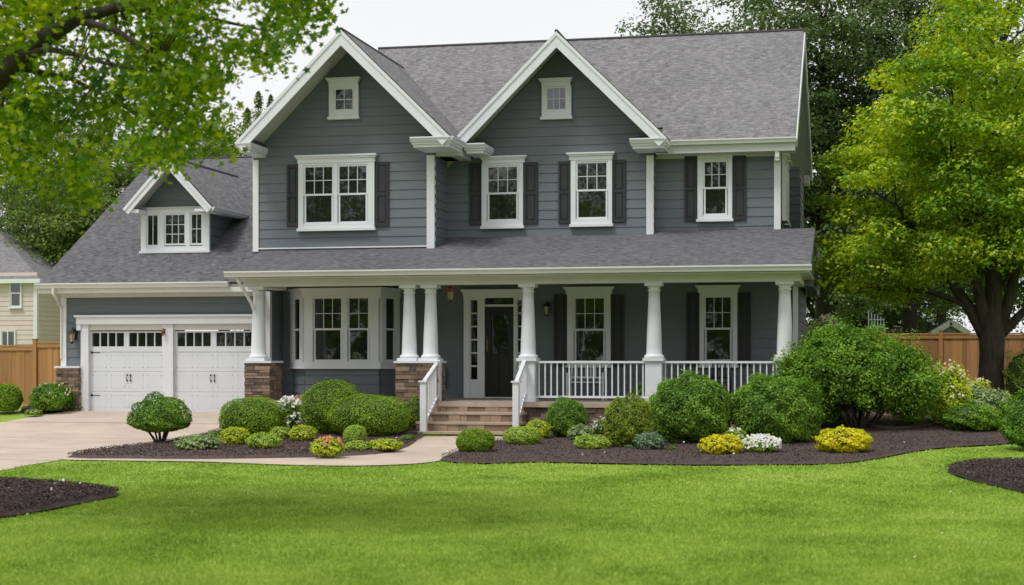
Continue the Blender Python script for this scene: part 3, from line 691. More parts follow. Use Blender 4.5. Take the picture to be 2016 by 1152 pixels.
mb = MB(); mb.box(FX0, FX1, 36.06, YL-.002, PF-.11, PF); fl = mb.build('porch_floor', M['tread'], house)
mb = MB(); mb.box(FX0+.03, FX1-.03, 36.12, YL-.01, PF, PF+.012); mb.build('decking', M['deck'], fl)
rs = random.Random(4)
mb = MB(); stones(mb, wallW(36.16), FX0+.05, FX1-.05, -.55, PF-.115, rs, .09, .15)
mb.build('foundation', M['stone'], fl); m = MB(); m.box(FX0+.05, FX1-.05, 36.175, 36.4, -.6, PF-.12); m.build('foundation_core', M['mortar'], fl)
def pier(x0, x1, z0, z1, parent=None, y0=36.12, y1=36.88):
    mb = MB(); cy = (y0+y1)/2
    stones(mb, wallW(y0), x0-.01, x1+.01, z0, z1, rs)
    Wq, Lq = dirW((x1, y0), (x1, y1)); stones(mb, Wq, 0, Lq, z0, z1, rs)
    Wq, Lq = dirW((x0, y1), (x0, y0)); stones(mb, Wq, 0, Lq, z0, z1, rs)
    p = mb.build('stone_pier', M['stone'], house)
    m = MB(); m.box(x0+.015, x1-.015, y0+.015, y1-.015, z0, z1-.01); m.build('pier_core', M['mortar'], p)
    m = MB(); m.box(x0-.05, x1+.05, y0-.05, y1+.05, z1, z1+.05); m.build('pier_cap', M['white'], p)
def column(u, zb, zt, r0=.182, r1=.128, name='column'):
    x = X(u, 36.5); mb = MB()
    prof = [(r0+.045, zb+.07), (r0+.055, zb+.09), (r0+.045, zb+.13), (r0+.012, zb+.15), (r0, zb+.18)]
    H = zt-zb
    for k in range(1, 8): t = k/8; prof.append((r0-(r0-r1)*(t**1.25), zb+.18+(H-.40)*t))
    prof += [(r1, zt-.2), (r1+.022, zt-.19), (r1+.022, zt-.165), (r1+.004, zt-.16), (r1+.005, zt-.12), (r1+.05, zt-.075)]
    mb.lathe(x, 36.5, prof, 28); ob = mb.build(name, M['white'], house, smooth=True)
    m = MB(); m.box(x-r0-.06, x+r0+.06, 36.5-r0-.06, 36.5+r0+.06, zb, zb+.07); m.build('base', M['white'], ob)
    m = MB(); m.box(x-r1-.075, x+r1+.075, 36.5-r1-.075, 36.5+r1+.075, zt-.075, zt); m.build('capital', M['white'], ob)
    return x
ZP = 1.30
pier(X(483, 36.12), X(531, 36.12), -.35, ZP); pier(X(780, 36.12), X(858, 36.12), -.35, ZP)
column(509, ZP+.05, zBm); column(806, ZP+.05, zBm); column(848, ZP+.05, zBm)
RT = 1.35
cx = [column(u, RT, zBm) for u in (1040, 1288, 1545)]
for x in cx:
    m = MB(); m.box(x-.19, x+.19, 36.31, 36.69, PF+.012, RT-.02); m.box(x-.215, x+.215, 36.285, 36.715, RT-.022, RT); m.box(x-.21, x+.21, 36.29, 36.71, PF+.012, PF+.11); m.build('pedestal', M['white'], house)
def railing(p, q, zt0, zt1, zb0_, zb1_, n, name='railing', post=None, cap=.05):
    """straight or raking railing from p to q"""
    p = Vector((*p, 0)); q = Vector((*q, 0)); d = q-p; t = d.normalized(); nn = Vector((t.y, -t.x, 0))
    mb = MB()
    mb.hexa(p-nn*.045+Vector((0, 0, zt0-cap)), d+Vector((0, 0, zt1-zt0)), nn*.09, (0, 0, cap))
    ob = mb.build(name, M['white'], house)
    m = MB(); m.hexa(p-nn*.03+Vector((0, 0, zb0_)), d+Vector((0, 0, zb1_-zb0_)), nn*.06, (0, 0, .05)); m.build('bottom_rail', M['white'], ob)
    base = None
    for k in range(n):
        f = (k+.5)/n; c = p+d*f; a = zb0_+(zb1_-zb0_)*f+.03; b = zt0+(zt1-zt0)*f-cap+.01
        m = MB(); m.box(c.x-.0155, c.x+.0155, c.y-.0155, c.y+.0155, a, b); m.build('baluster', M['white'], ob)
    return ob
railing((cx[0]+.19, 36.5), (cx[1]-.19, 36.5), RT-.0, RT-.0, PF+.10, PF+.10, 18)
railing((cx[1]+.19, 36.5), (cx[2]-.19, 36.5), RT-.0, RT-.0, PF+.10, PF+.10, 18)
railing((cx[2], 36.69), (cx[2], 39.45), RT, RT, PF+.10, PF+.10, 16)
# steps
SX0, SX1 = X(846, 36.1), X(1032, 36.1)
ys = [36.06, 35.68, 35.30, 34.90]; zs = [PF, .155, -.06, -.265, -.43]
st = None; rs2 = random.Random(9)
for k in range(1, 4):
    e = .07*k; m = MB(); x0, x1 = SX0-e*.7, SX1+(e*.7 if k < 3 else -.25)
    m.box(x0-.02, x1+.02, ys[k]-.035, ys[k-1]+.12, zs[k]-.055, zs[k]); s_ = m.build('step', M['tread'], house)
    m = MB(); stones(m, wallW(ys[k]+.01), x0, x1, zs[k+1]-(.1 if k == 3 else 0), zs[k]-.057, rs2, .2, .25, .006); m.box(x0+.01, x1-.01, ys[k]+.015, ys[k-1]+.1, zs[k+1]-.15, zs[k]-.06)
    m.build('riser', M['riser'], s_)
m = MB(); stones(m, wallW(36.10), SX0-.05, SX1, zs[1], PF-.112, rs2, .2, .25, .006); m.build('riser', M['riser'], fl)
xa = -9.78
for (xp, xq) in ((xa, xa-.0), (-7.60, cx[0]-.05)):
    yn = 34.98; m = MB(); pr_ = .07
    m.box(xp-pr_, xp+pr_, yn-pr_, yn+pr_, zs[3]-.1, .86); newel = m.build('newel_post', M['white'], house)
    m = MB(); m.box(xp-pr_-.03, xp+pr_+.03, yn-pr_-.03, yn+pr_+.03, .86, .90); m.build('post_cap', M['white'], newel)
    railing((xp, yn+.03), (xq, 36.30), .90, 1.38, zs[3]+.14, PF+.16, 8, 'stair_railing')
m = MB(); m.box(xa-.06, xa+.06, 36.24, 36.36, PF, 1.36); m.build('newel_post', M['white'], house)

# ---- garage ----------------------------------------------------------
gz_ = lambda v, u=330: Z(u, v, YGA)
GX0, GX1 = X(122, YGA), X(523, YGA); gx = lambda u: X(u, YGA)
Wg = wallW(YGA); dl0, dl1, dr0, dr1 = gx(177), gx(322), gx(343), gx(503); dtop = gz_(652)
wall([(Wg, [(GX0, 0), (dl0-.05, 0), (dl0-.05, 3.2), (GX0, 3.2)]), (Wg, [(dl0-.05, gz_(640)), (GX1, gz_(640)), (GX1, 3.2), (dl0-.05, 3.2)]), (Wg, [(dr1+.05, 0), (GX1, 0), (GX1, gz_(640)), (dr1+.05, gz_(640))])])
Wq, Lq = dirW((GX0, 46.5), (GX0, YGA)); wall([(Wq, [(0, 0), (Lq, 0), (Lq, 3.2), (4, 6.0), (0, 3.2)])])
GE, GRY = 3.33, 45.0; GR_ = 7.46
GL = X(75, 38.1)
gr1 = slope('garage_roof', (GL, 38.1, GE), (xG1l+.05-GL, 0, 0), (0, GRY-38.1, GR_-GE), M['roof_dark'], uoff=(.4, 3.1))
slope('garage_roof', (GL, 52, GE), (xG1l+.05-GL, 0, 0), (0, GRY-52, GR_-GE), M['roof_dark'])
cap('ridge_cap', (GL, GRY, GR_+.05), (xG1l, GRY, GR_+.05), .05, gr1)
gutter('gutter', (GL-.03, 38.1, GE-.07), (X(452, 38.1), 38.1, GE-.07), (0, -1, 0), gr1, k=1.1)
mb = MB(); mb.box(GL, GX1, 38.1, 38.13, GE-.2, GE-.07); mb.box(GL, GX1, 38.13, YGA-.03, GE-.2, GE-.17); mb.box(GX0, GX1, YGA-.06, YGA-.028, GE-.30, GE-.2); mb.build('eave_box', M['cream'], gr1)
b = Vector((0, GRY-38.1, GR_-GE)); n = Vector((0, -(GR_-GE), GRY-38.1)).normalized()
mb = MB(); mb.hexa(Vector((GL-.03, 38.1, GE))-n*.2, b, n*.19, (.04, 0, 0)); mb.build('rake_board', M['white'], gr1)
mb = MB(); mb.box(GX0-.01, gx(132), YGA-.05, YGA+.08, gz_(722), GE-.2); mb.build('corner_board', M['white'], house)
# header, jambs, centre post
fr = MB(); fr.wbox(Wg, gx(155), GX1-.12, gz_(638), gz_(624), .02, .15); fr.wbox(Wg, gx(152), GX1-.1, gz_(624), gz_(620), .02, .19)
hd = fr.build('garage_header', M['white'], house)
for (u0, u1) in ((162, 177), (322, 343), (503, 512)):
    m = MB(); m.wbox(Wg, gx(u0), gx(u1), 0, gz_(638)-.001, -.1, .09); m.build('jamb', M['white'], hd)
m = MB(); m.wbox(Wg, gx(177), gx(322), gz_(650), gz_(638), -.06, .03); m.wbox(Wg, gx(343), gx(503), gz_(650), gz_(638), -.06, .03); m.build('door_stop', M['cream'], hd)
m = MB(); m.wbox(Wg, gx(155), gx(163), gz_(650), gz_(638)-.001, .02, .13); m.build('bracket', M['white'], hd)
def garage_door(x0, x1, wins, hx):
    mb = MB(); z1 = dtop; hs_ = z1/4.; wz0, wz1 = gz_(682), gz_(655)
    D0, D1 = -.09, -.03
    # top section is pierced for the window row
    cuts = [x0]+[c for w_ in wins for c in w_]+[x1]
    for i in range(0, len(cuts), 2): mb.wbox(Wg, cuts[i], cuts[i+1], wz0, wz1, D0, D1)
    mb.wbox(Wg, x0, x1, wz1, z1, D0, D1); mb.wbox(Wg, x0, x1, 3*hs_+.006, wz0, D0, D1)
    for k in range(3): mb.wbox(Wg, x0, x1, k*hs_+.003, (k+1)*hs_-.003, D0, D1)
    mb.wbox(Wg, x0, x1, 0.0, z1, D0-.03, D0+.0)
    # raised panel edges, two squares per half
    for k in range(3):
        for j in range(4):
            a = x0+(x1-x0)*j/4+.06; b_ = x0+(x1-x0)*(j+1)/4-.06; c = k*hs_+.10; e = (k+1)*hs_-.09
            for (p, q, r_, s_) in ((a, b_, c, c+.018), (a, b_, e-.018, e), (a, a+.018, c, e), (b_-.018, b_, c, e)): mb.wbox(Wg, p, q, r_, s_, D1, D1+.0025)
    mb.wbox(Wg, x0, x1, 3*hs_-.012, 3*hs_+.004, D1, D1+.012)
    ob = mb.build('garage_door', M['door_white'], house)
    for (p, q) in wins:
        m = MB(); m.wbox(Wg, p, q, wz0, wz1, D0+.005, D0+.02); wi = m.build('door_window', M['glass'], ob)
        m2 = None
        for k in range(1, 4): c = p+(q-p)*k/4; mb2 = MB() if m2 is None else m2; m2 = mb2; m2.wbox(Wg, c-.014, c+.014, wz0, wz1, D0+.02, D1-.002)
        m2.build('glazing_bar', M['door_white'], ob)
    for s in (-1, 1):
        m = MB(); c = hx+s*.05; m.tube([Wg(c, .97, D1+.03), Wg(c+s*.01, .90, D1+.05), Wg(c, .82, D1+.03)], .009, 6); m.wbox(Wg, c-.014, c+.014, .95, .99, D1, D1+.03); m.wbox(Wg, c-.014, c+.014, .80, .84, D1, D1+.03); m.build('handle', M['metal'], ob)
    for z in ((gz_(694), gz_(779)) if x0 == dl0 else ()):
        m = MB(); m.wbox(Wg, x0+.02, x0+.28, z-.008, z+.008, D1, D1+.010); m.wbox(Wg, x0+.02, x0+.07, z-.03, z+.03, D1, D1+.016); m.build('hinge', M['metal'], ob)
    return ob
garage_door(dl0, dl1, [(gx(180), gx(243)), (gx(253), gx(320))], gx(253))
garage_door(dr0, dr1, [(gx(348), gx(414)), (gx(425), gx(498))], gx(418))
rs = random.Random(11)
mb = MB(); x0, x1 = gx(117), gx(161); stones(mb, wallW(YGA-.16), x0, x1, -.1, gz_(725), rs); Wq, Lq = dirW((x1, YGA-.16), (x1, YGA)); stones(mb, Wq, 0, Lq, -.1, gz_(725), rs)
sp = mb.build('stone_pier', M['stone'], house); m = MB(); m.box(x0+.015, x1-.015, YGA-.14, YGA+.3, -.1, gz_(725)-.01); m.build('pier_core', M['mortar'], sp)
m = MB(); m.box(x0-.04, x1+.03, YGA-.21, YGA+.02, gz_(725), gz_(721)); m.build('pier_cap', M['white'], sp)

# ---- dormer ----------------------------------------------------------
YD = 39.65; dz0, dx0, dx1 = 4.05, X(283, YD), X(413, YD); dax = (dx0+dx1)/2+.05; DE, DR, dhw = 5.40, 6.72, 1.24
dm = MB(); siding(dm, wallW(YD), [(dx0, dz0), (dx1, dz0), (dx1, DE-.02), (dax+.72, DE+.45), (dax, DR-.12), (dax-.72, DE+.45), (dx0, DE-.02)], .235, z_start=-.2)
Wq, Lq = dirW((dx1, YD), (dx1, 43.2)); siding(dm, Wq, [(0, dz0), (Lq, dz0), (Lq, DE), (0, DE)], .235, z_start=-.2)
Wq, Lq = dirW((dx0, 43.2), (dx0, YD)); siding(dm, Wq, [(0, dz0), (Lq, dz0), (Lq, DE), (0, DE)], .235, z_start=-.2)
dorm = dm.build('dormer_wall', M['siding'], house)
gd = dict(x=dax, zr=DR, hw=dhw, yf=39.0)
gable_roof(gd, 43.9, 43.9, M['roof'], .17, DE-EAVE)
gutter('gutter', (dax+dhw-.02, 39.0, DE-.07), (dax+dhw-.02, 41.6, DE-.07), (1, 0, 0), house, 'white', .8)
m = MB(); m.box(dax+.75, dax+dhw-.02, 39.0, YD-.03, DE-.09, DE-.02); m.box(dx1+.03, dax+dhw-.02, YD-.03, 41.3, DE-.1, DE-.07); m.build('eave_return', M['white'], house); m = MB(); m.box(dax-dhw+.02, dax-.85, 39.0, YD-.03, DE-.09, DE-.0); m.build('eave_return', M['white'], house)
zD0, zD1 = Z(348, 497, YD), Z(348, 411, YD)
xd = lambda u: X(u, YD)
window(wallW(YD), dx0-.03, dx1+.03, zD0+.03, zD1-.02, [(xd(294), xd(313), Z(348, 482, YD), Z(348, 424, YD), 2, 1, 'fx'), (xd(329), xd(366), Z(348, 480, YD), Z(348, 424, YD), 3, 3, 'fx'), (xd(380), xd(399), Z(348, 480, YD), Z(348, 424, YD), 2, 2, 'fx')], (dx0-.03, dx1+.03), hh=.05, base_d=.03, name='dormer_window')
m = MB(); m.box(dax-.78, dax+.78, YD-.045, YD-.02, DE-.03, DE+.03); m.build('frieze_board', M['white'], house)

# ---- downspouts, lamps ------------------------------------------------
def spout(pts, r=.038):
    m = MB(); m.tube(pts, r, 8); return m.build('downspout', M['cream'], house)
gxa = X(104, 38.0); spout([(gxa, 38.02, GE-.05), (gxa, 38.02, GE-.22), (gxa+.04, 38.1, GE-.32), (gx(122)-.0, 38.5, GE-.52), (gx(123), 38.55, GE-.62), (gx(123), 38.55, 1.4)])
spout([(X(470, 35.95), 35.9, 3.36), (X(471, 35.95), 35.92, 3.27), (X(476, 36), 36.0, 3.16), (X(494, 36.2), 36.25, 2.76), (X(497, 36.2), 36.3, 2.60)], .045)
spout([(X(517, 36.8), 36.82, 3.17), (X(519, 36.8), 36.82, 1.36)], .04)
m = MB(); m.box(xMr-.10, xMr+.0, 39.33, 39.43, EAVE-.42, EAVE-.08); m.box(xMr-.10, xMr, 39.36, YM-.05, EAVE-.50, EAVE-.42); m.build('downspout', M['cream'], house)
spout([(X(975, 39.2), 38.9, 0)]*2) if False else None
def lantern(x, y, z, s=1., nm='wall_lantern', glass='frost', body='metal'):
    m = MB(); m.box(x-.05*s, x+.05*s, y-.02, y, z-.12*s, z+.10*s); m.tube([(x, y-.02, z+.06*s), (x, y-.10*s, z+.14*s), (x, y-.14*s, z+.09*s)], .010*s, 6)
    m.lathe(x, y-.14*s, [(.012*s, z+.10*s), (.03*s, z+.08*s), (.085*s, z+.02*s), (.085*s, z+.01*s)], 8)
    m.lathe(x, y-.14*s, [(.05*s, z-.17*s), (.03*s, z-.20*s), (.008*s, z-.22*s)][::-1], 8)
    for k in range(4): a = math.pi/4+k*math.pi/2; m.tube([(x+.068*s*math.cos(a), y-.14*s+.068*s*math.sin(a), z+.01*s), (x+.045*s*math.cos(a), y-.14*s+.045*s*math.sin(a), z-.17*s)], .006*s, 4)
    ob = m.build(nm, M[body], house)
    m = MB(); m.lathe(x, y-.14*s, [(.040*s, z-.17*s), (.062*s, z+.008*s)], 8); m.build('lamp_glass', M[glass], ob)
lantern(gx(149), YGA-.03, gz_(657), 1.25); lantern(gx(326), YGA-.09, gz_(652), .6, body='brass', glass='red'); lantern(X(1079, YL), YL-.03, Z(1079, 605, YL), 1.15)

# ================================================================== PORCH THINGS
hl = thing('hanging_lantern', 'small red and white lantern hanging from porch ceiling left of the front door', 'lantern', (X(887, 37.2), 37.2, 3.0))
hx, hy, hz = hl.location
m = MB(); m.tube([(hx, hy, 3.34), (hx, hy, 3.16)], .006, 5); m.build('chain', M['metal'], hl)
m = MB(); m.lathe(hx, hy, [(.03, 3.17), (.10, 3.12), (.10, 3.03)][::-1], 10); m.build('lamp_shade', M['red'], hl)
m = MB(); m.lathe(hx, hy, [(.03, 2.84), (.07, 2.88), (.075, 3.03)], 10); m.build('globe', M['frost'], hl)
m = MB(); m.lathe(hx, hy, [(.004, 2.76), (.02, 2.80), (.025, 2.84)], 8); m.build('finial', M['metal'], hl)
def bench(name, label, cat, u0, u1, Y, m_, ztop, slats=8):
    x0, x1 = X(u0, Y), X(u1, Y); zf = PF+.012; t = thing(name, label, cat, ((x0+x1)/2, Y, zf))
    m = MB(); n = 5
    for k in range(n): m.box(x0+.03, x1-.03, Y-.22+.09*k, Y-.15+.09*k, zf+.42, zf+.445)
    m.build('seat', m_, t)
    m = MB(); m.box(x0, x1, Y+.24, Y+.275, ztop-.07, ztop); m.box(x0, x1, Y+.24, Y+.275, zf+.52, zf+.57)
    for k in range(slats): c = x0+(x1-x0)*(k+.5)/slats; m.box(c-.018, c+.018, Y+.248, Y+.268, zf+.57, ztop-.07)
    m.build('backrest', m_, t)
    for sx in (x0, x1-.05):
        for sy in (-.24, .24):
            m = MB(); m.box(sx, sx+.05, Y+sy-.02, Y+sy+.03, zf, (zf+.64) if sy < 0 else (zf+.53)); m.build('leg', m_, t)
        m = MB(); m.box(sx-.01, sx+.06, Y-.28, Y+.238, zf+.64, zf+.665); m.build('armrest', m_, t)
bench('porch_bench', 'white slatted bench on the porch under the window beside the front door', 'bench', 1118, 1192, 38.4, M['white'], 1.36)
bench('porch_chair', 'dark slatted chair on the porch behind the railing under the rightmost window', 'chair', 1398, 1438, 38.4, M['black'], 1.34, 5)

# ================================================================== NEIGHBOURS, FENCES
nh = thing('neighbour_house', 'beige clapboard neighbour house with grey hip roof at the left edge', 'house', (X(20, 60), 60, 0))
YN = 60.; nx1 = X(73, YN); nx0 = nx1-11
m = MB(); siding(m, wallW(YN), [(nx0, -.2), (nx1, -.2), (nx1, 5.0), (nx0, 5.0)], .2); Wq, Lq = dirW((nx1, YN), (nx1, YN+9)); siding(m, Wq, [(0, -.2), (Lq, -.2), (Lq, 5.0), (0, 5.0)], .2); m.build('wall', M['beige'], nh)
m = MB(); e = .28; ez = Z(80, 548, YN-.4); A = [(nx0-e, YN-e, ez), (nx1+e, YN-e, ez), (nx1+e, YN+9+e, ez), (nx0-e, YN+9+e, ez), (nx0+4.5, YN+4.5, ez+2.5), (nx1-4.5, YN+4.5, ez+2.5)]
uvq = lambda *p: list(p)
m.add(A, [(0, 1, 5, 4), (1, 2, 5), (2, 3, 4, 5), (3, 0, 4)], 0, [[(0, 0), (12, 0), (7.4, 6), (4.6, 6)], [(0, 0), (10, 0), (5, 6)], [(0, 0), (12, 0), (7.4, 6), (4.6, 6)], [(0, 0), (10, 0), (5, 6)]])
rf = m.build('roof', M['roof'], nh)
m = MB(); m.box(nx0-e, nx1+e, YN-e, YN+9+e, ez-.18, ez-.005); m.build('eave', M['white'], rf)
m = MB(); m.box(nx1-.14, nx1+.02, YN-.05, YN+.1, 0, ez-.18); m.build('corner_board', M['white'], nh)
window(wallW(YN), X(20, YN), X(44, YN), Z(30, 605, YN), Z(30, 548, YN), [(X(23, YN), X(41, YN), Z(30, 602, YN), Z(30, 552, YN), 1, 1, 'dh')], parent=nh)
window(wallW(YN), X(-8, YN), X(32, YN), Z(15, 690, YN), Z(15, 650, YN), [(X(6, YN), X(16, YN), Z(15, 687, YN), Z(15, 654, YN), 1, 1, 'fx'), (X(18, YN), X(29, YN), Z(15, 687, YN), Z(15, 654, YN), 1, 1, 'fx')], parent=nh)

def fence(name, label, Yf, xs, ztop, post_extra, zb=None, taper=None):
    t = thing(name, label, 'fence', ((xs[0]+xs[-1])/2, Yf, gz(Yf))); r = random.Random(int(Yf)); zb = gz(Yf)-.05
    for i in range(len(xs)-1):
        a, b = xs[i]+.06, xs[i+1]-.06; n = max(1, int((b-a)/.14)); w_ = (b-a)/n; m = MB(); zt = ztop if not taper else taper[i]
        for k in range(n):
            j = r.uniform(-.006, .006); m.box(a+k*w_+.0015, a+(k+1)*w_-.0015, Yf-.012+j, Yf+.012+j, zb+.04, zt-.05-r.random()*.005)
        m.build('panel', M['cedar'], t)
        m = MB(); m.box(a-.06, b+.06, Yf-.06, Yf+.06, zt-.045, zt); m.build('cap_rail', M['cedar'], t)
        m = MB(); m.box(a, b, Yf-.045, Yf-.02, zt-.17, zt-.06); m.build('rail', M['cedar'], t)
    for x in xs:
        m = MB(); m.box(x-.06, x+.06, Yf-.07, Yf+.05, zb, ztop+post_extra); m.box(x-.075, x+.075, Yf-.085, Yf+.065, ztop+post_extra, ztop+post_extra+.025); m.build('post', M['cedar'], t)
    return t
YF = 50.; zf = Z(1800, 656, YF)
pu = X(1852, YF)-X(1740, YF); x0 = X(1740, YF)
fence('wooden_fence', 'cedar board fence behind the flower border and maple tree on the right', YF, [x0+pu*k for k in range(-3, 8)], zf, .07)
YF2 = 42.6; p0 = X(70, YF2)
fence('wooden_fence', 'cedar board fence left of the garage in front of beige house', YF2, [p0-7.2, p0-4.8, p0-2.4, p0, X(128, YF2)], Z(90, 672, YF2), .05, taper=[Z(40, 679, YF2)]*3+[Z(90, 673, YF2)])

def outbuilding(name, label, cat, u0, u1, v0, va, vb, Y, mw, mroof):
    x0, x1 = X(u0, Y), X(u1, Y); xm = (x0+x1)/2; ze, zr = Z((u0+u1)/2, v0, Y), Z((u0+u1)/2, va, Y); D = 4
    t = thing(name, label, cat, (xm, Y, gz(Y))); m = MB(); zb = gz(Y)-.1
    m.add([(x0, Y, zb), (x1, Y, zb), (x1, Y, ze), (xm, Y, zr), (x0, Y, ze), (x0, Y+D, zb), (x1, Y+D, zb), (x1, Y+D, ze), (xm, Y+D, zr), (x0, Y+D, ze)], [(0, 1, 2, 3, 4), (9, 8, 7, 6, 5), (1, 6, 7, 2), (5, 0, 4, 9)]); m.build('wall', mw, t)
    m = MB()
    for s, xe in ((-1, x0), (1, x1)):
        b = Vector((xm-xe, 0, zr-ze)); n = Vector((0, 1, 0)).cross(b).normalized(); n = n if n.z > 0 else -n
        m.hexa(Vector((xe, Y-.25, ze))-b*.12, (0, D+.5, 0), b*1.12, n*.08)
    m.build('roof', mroof, t)
    m = MB()
    for s, xe in ((-1, x0), (1, x1)):
        b = Vector((xm-xe, 0, zr-ze)); n = Vector((0, 1, 0)).cross(b).normalized(); n = n if n.z > 0 else -n
        m.hexa(Vector((xe, Y-.30, ze))-b*.12-n*.12, (0, .04, 0), b*1.12, n*.2)
    m.build('rake_board', M['white'], t)
outbuilding('garden_shed', 'small blue-grey gabled shed just showing above the right fence beside the maple trunk', 'shed', 1838, 1905, 654, 634, 700, 62, M['shed'], M['shed'])
outbuilding('neighbour_house', 'pale pink house roof glimpsed above the right fence left of the grey shed', 'house', 1760, 1850, 645, 612, 700, 74, simple('pink_wall', (.5,.36,.3), .8), simple('pale_roof', (.42,.30,.27), .85, .2, 3))
outbuilding('neighbour_house', 'low white neighbour roof glimpsed above fence beside the porch corner', 'house', 1560, 1640, 655, 638, 700, 72, M['white'], M['white'])
tr = thing('garden_trellis', 'pale grey lattice trellis standing behind the right fence', 'trellis', (X(1725, 54), 54, gz(54)))
m = MB(); x0, x1 = X(1710, 54), X(1740, 54); z0, z1 = gz(54), Z(1725, 612, 54)
for k in range(6): x = x0+(x1-x0)*k/5; m.box(x-.015, x+.015, 54-.01, 54+.01, z0, z1-.25*k/5)
m.build('upright', M['shed'], tr); m = MB()
for k in range(10): z = z0+.3+(z1-z0-.6)*k/9; m.box(x0, x1, 53.975, 53.99, z-.015, z+.015)
m.build('crossbar', M['shed'], tr)

# ================================================================== VEGETATION
def bush(name, label, cat, u, vb, wpx, vtop, kind, leaf=.045, n=4500, r=None, core=.86, lump=.10, flowers=None, stem=False, group=None, flat=.35, depth=1., loose=.0, power=2.3, dy=.45, nstem=7):
    """rounded shrub whose front foot is seen at (u, vb), width wpx and top at row vtop"""
    r = r or np.random.default_rng(int(u*13+vb)); g = ground(u, vb); t = g[1]/(CS*F+SN*(u-U0))
    rx = wpx*t/2*1.02; ry = rx*depth; y = g[1]+ry*dy; t = y/(CS*F+SN*(u-U0)); x = X(u, y); zb = gz(y)+.05
    H = E+(HV-vtop)*t-zb; cz = H*(.5 if not stem else .46); rz = H*(.54 if not stem else .54)
    th = thing(name, label, cat, (x, y, zb), group)
    n = int(n*1.6); d = rdir(n, r); ph = r.uniform(0, 9, 6)
    sup = (np.abs(d)**power).sum(1)**(-1/power)
    nz = 1+lump*(np.sin(d[:, 0]*5+ph[0])*np.sin(d[:, 1]*5+ph[1])+.6*np.sin(d[:, 2]*9+ph[2]+d[:, 0]*7)+.5*np.sin(d[:, 0]*13+ph[3])*np.sin(d[:, 2]*12+ph[4]))
    shoot = (r.random(n) < .05)*r.random(n)*.13*(d[:, 2] > -.2); rad = (sup*nz)*(1+shoot-np.abs(r.normal(size=n))*.05-loose*r.random(n)+loose*.4*(r.random(n) < .2)*r.random(n))
    c = d*rad[:, None]*np.array([rx, ry, rz]); c[:, 2] = np.where(c[:, 2] > 0, c[:, 2], c[:, 2]*(.42 if stem else 1.))+cz; c[:, 2] = np.maximum(c[:, 2], .02+.05*r.random(n))
    nr = d/np.array([rx, ry, rz]); nr = unit(nr)+np.array([0, -.1, .5])+r.normal(size=(n, 3))*.42
    gs = [(leaves(c, nr, r.uniform(.6, 1.25, n)*leaf, RH, 1.25, r), 0)]
    # solid dark core added to block light inside the leaf shell
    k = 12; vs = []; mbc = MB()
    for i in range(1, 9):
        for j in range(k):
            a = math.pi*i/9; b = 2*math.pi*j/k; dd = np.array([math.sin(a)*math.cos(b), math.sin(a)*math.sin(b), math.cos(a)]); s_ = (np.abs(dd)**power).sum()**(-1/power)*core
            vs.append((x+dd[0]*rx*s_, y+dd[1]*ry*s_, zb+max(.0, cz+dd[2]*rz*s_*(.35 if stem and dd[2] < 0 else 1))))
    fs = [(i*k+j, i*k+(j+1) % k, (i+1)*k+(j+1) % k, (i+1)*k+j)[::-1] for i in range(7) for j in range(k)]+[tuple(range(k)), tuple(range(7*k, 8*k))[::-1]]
    mbc.add(vs, fs); fo = fastmesh('foliage', gs, [L[kind]], th); mbc.build('shade_core', L['core'], th)
    if flowers:
        fk, fn, fsz, zmin = flowers
        d = rdir(fn*6, r); d = d[(d[:, 2] > zmin) & (d[:, 1] < .5)][:fn]; q = d*np.array([rx, ry, rz])*1.04; q[:, 2] = np.maximum(q[:, 2]+cz, .05)
        for p_ in q:
            pp = np.repeat(p_[None], 5, 0)+r.normal(size=(5, 3))*fsz*.38
            fastmesh('flower', [(leaves(pp, r.normal(size=(5, 3))*.5+np.array([0, -1, .7]), fsz*r.uniform(.6, 1.0, 5), ROUND, 1, r), 0)], [L[fk]], th)
    if stem:
        m = MB(); rr = random.Random(int(u))
        for k in range(nstem):
            a = 2*math.pi*k/nstem+rr.random()*.5; f = rr.uniform(.35, .75); e = Vector((x+rx*f*math.cos(a), y+ry*f*math.sin(a), zb+cz-rz*.1))
            s = Vector((x+.05*math.cos(a), y+.05*math.sin(a), zb-.06)); m.tube([s, s.lerp(e, .3)+Vector((0, 0, .04)), s.lerp(e, .65)+Vector((rr.uniform(-.03, .03), 0, .06)), e], [.028, .022, .017, .008], 6)
        m.build('stems', M['bark'], th)
    return th
GB = 'clipped evergreen mounds in the left bed'
bush('topiary_shrub', 'umbrella-shaped clipped shrub on bare stems beside the driveway', 'shrub', 315, 877, 114, 777, 'green', .05, 7000, core=.78, stem=True, power=2.2, lump=.08, dy=.1, nstem=9)
bush('evergreen_mound', 'wide flat-topped clipped green mound between topiary shrub and white flowers', 'shrub', 497, 868, 122, 786, 'box', .042, 7500, group=GB, power=2.7, lump=.04)
bush('evergreen_mound', 'tallest dark round clipped mound under the bay window', 'shrub', 653, 862, 118, 753, 'box', .042, 8500, group=GB, power=2.3, lump=.05)
bush('evergreen_mound', 'broad oval clipped green mound just left of the steps', 'shrub', 728, 866, 156, 780, 'box', .042, 9500, group=GB, power=2.5, lump=.04)
bush('flowering_plant', 'white phlox blooms between two clipped mounds under the bay window', 'flowers', 570, 852, 56, 786, 'green', .05, 900, flowers=('petal', 85, .07, -.6), loose=.3, core=.6)
bush('flowering_plant', 'dark leafy plant with a few red blooms behind the white phlox', 'flowers', 590, 838, 40, 782, 'green', .05, 900, flowers=('coral', 8, .05, .1), loose=.3, core=.6)
GY_ = 'low golden and lime perennials in the left bed'
bush('perennial', 'golden green mound below the flat-topped clipped mound', 'plant', 463, 884, 58, 842, 'chart', .05, 1500, group=GY_, loose=.15)
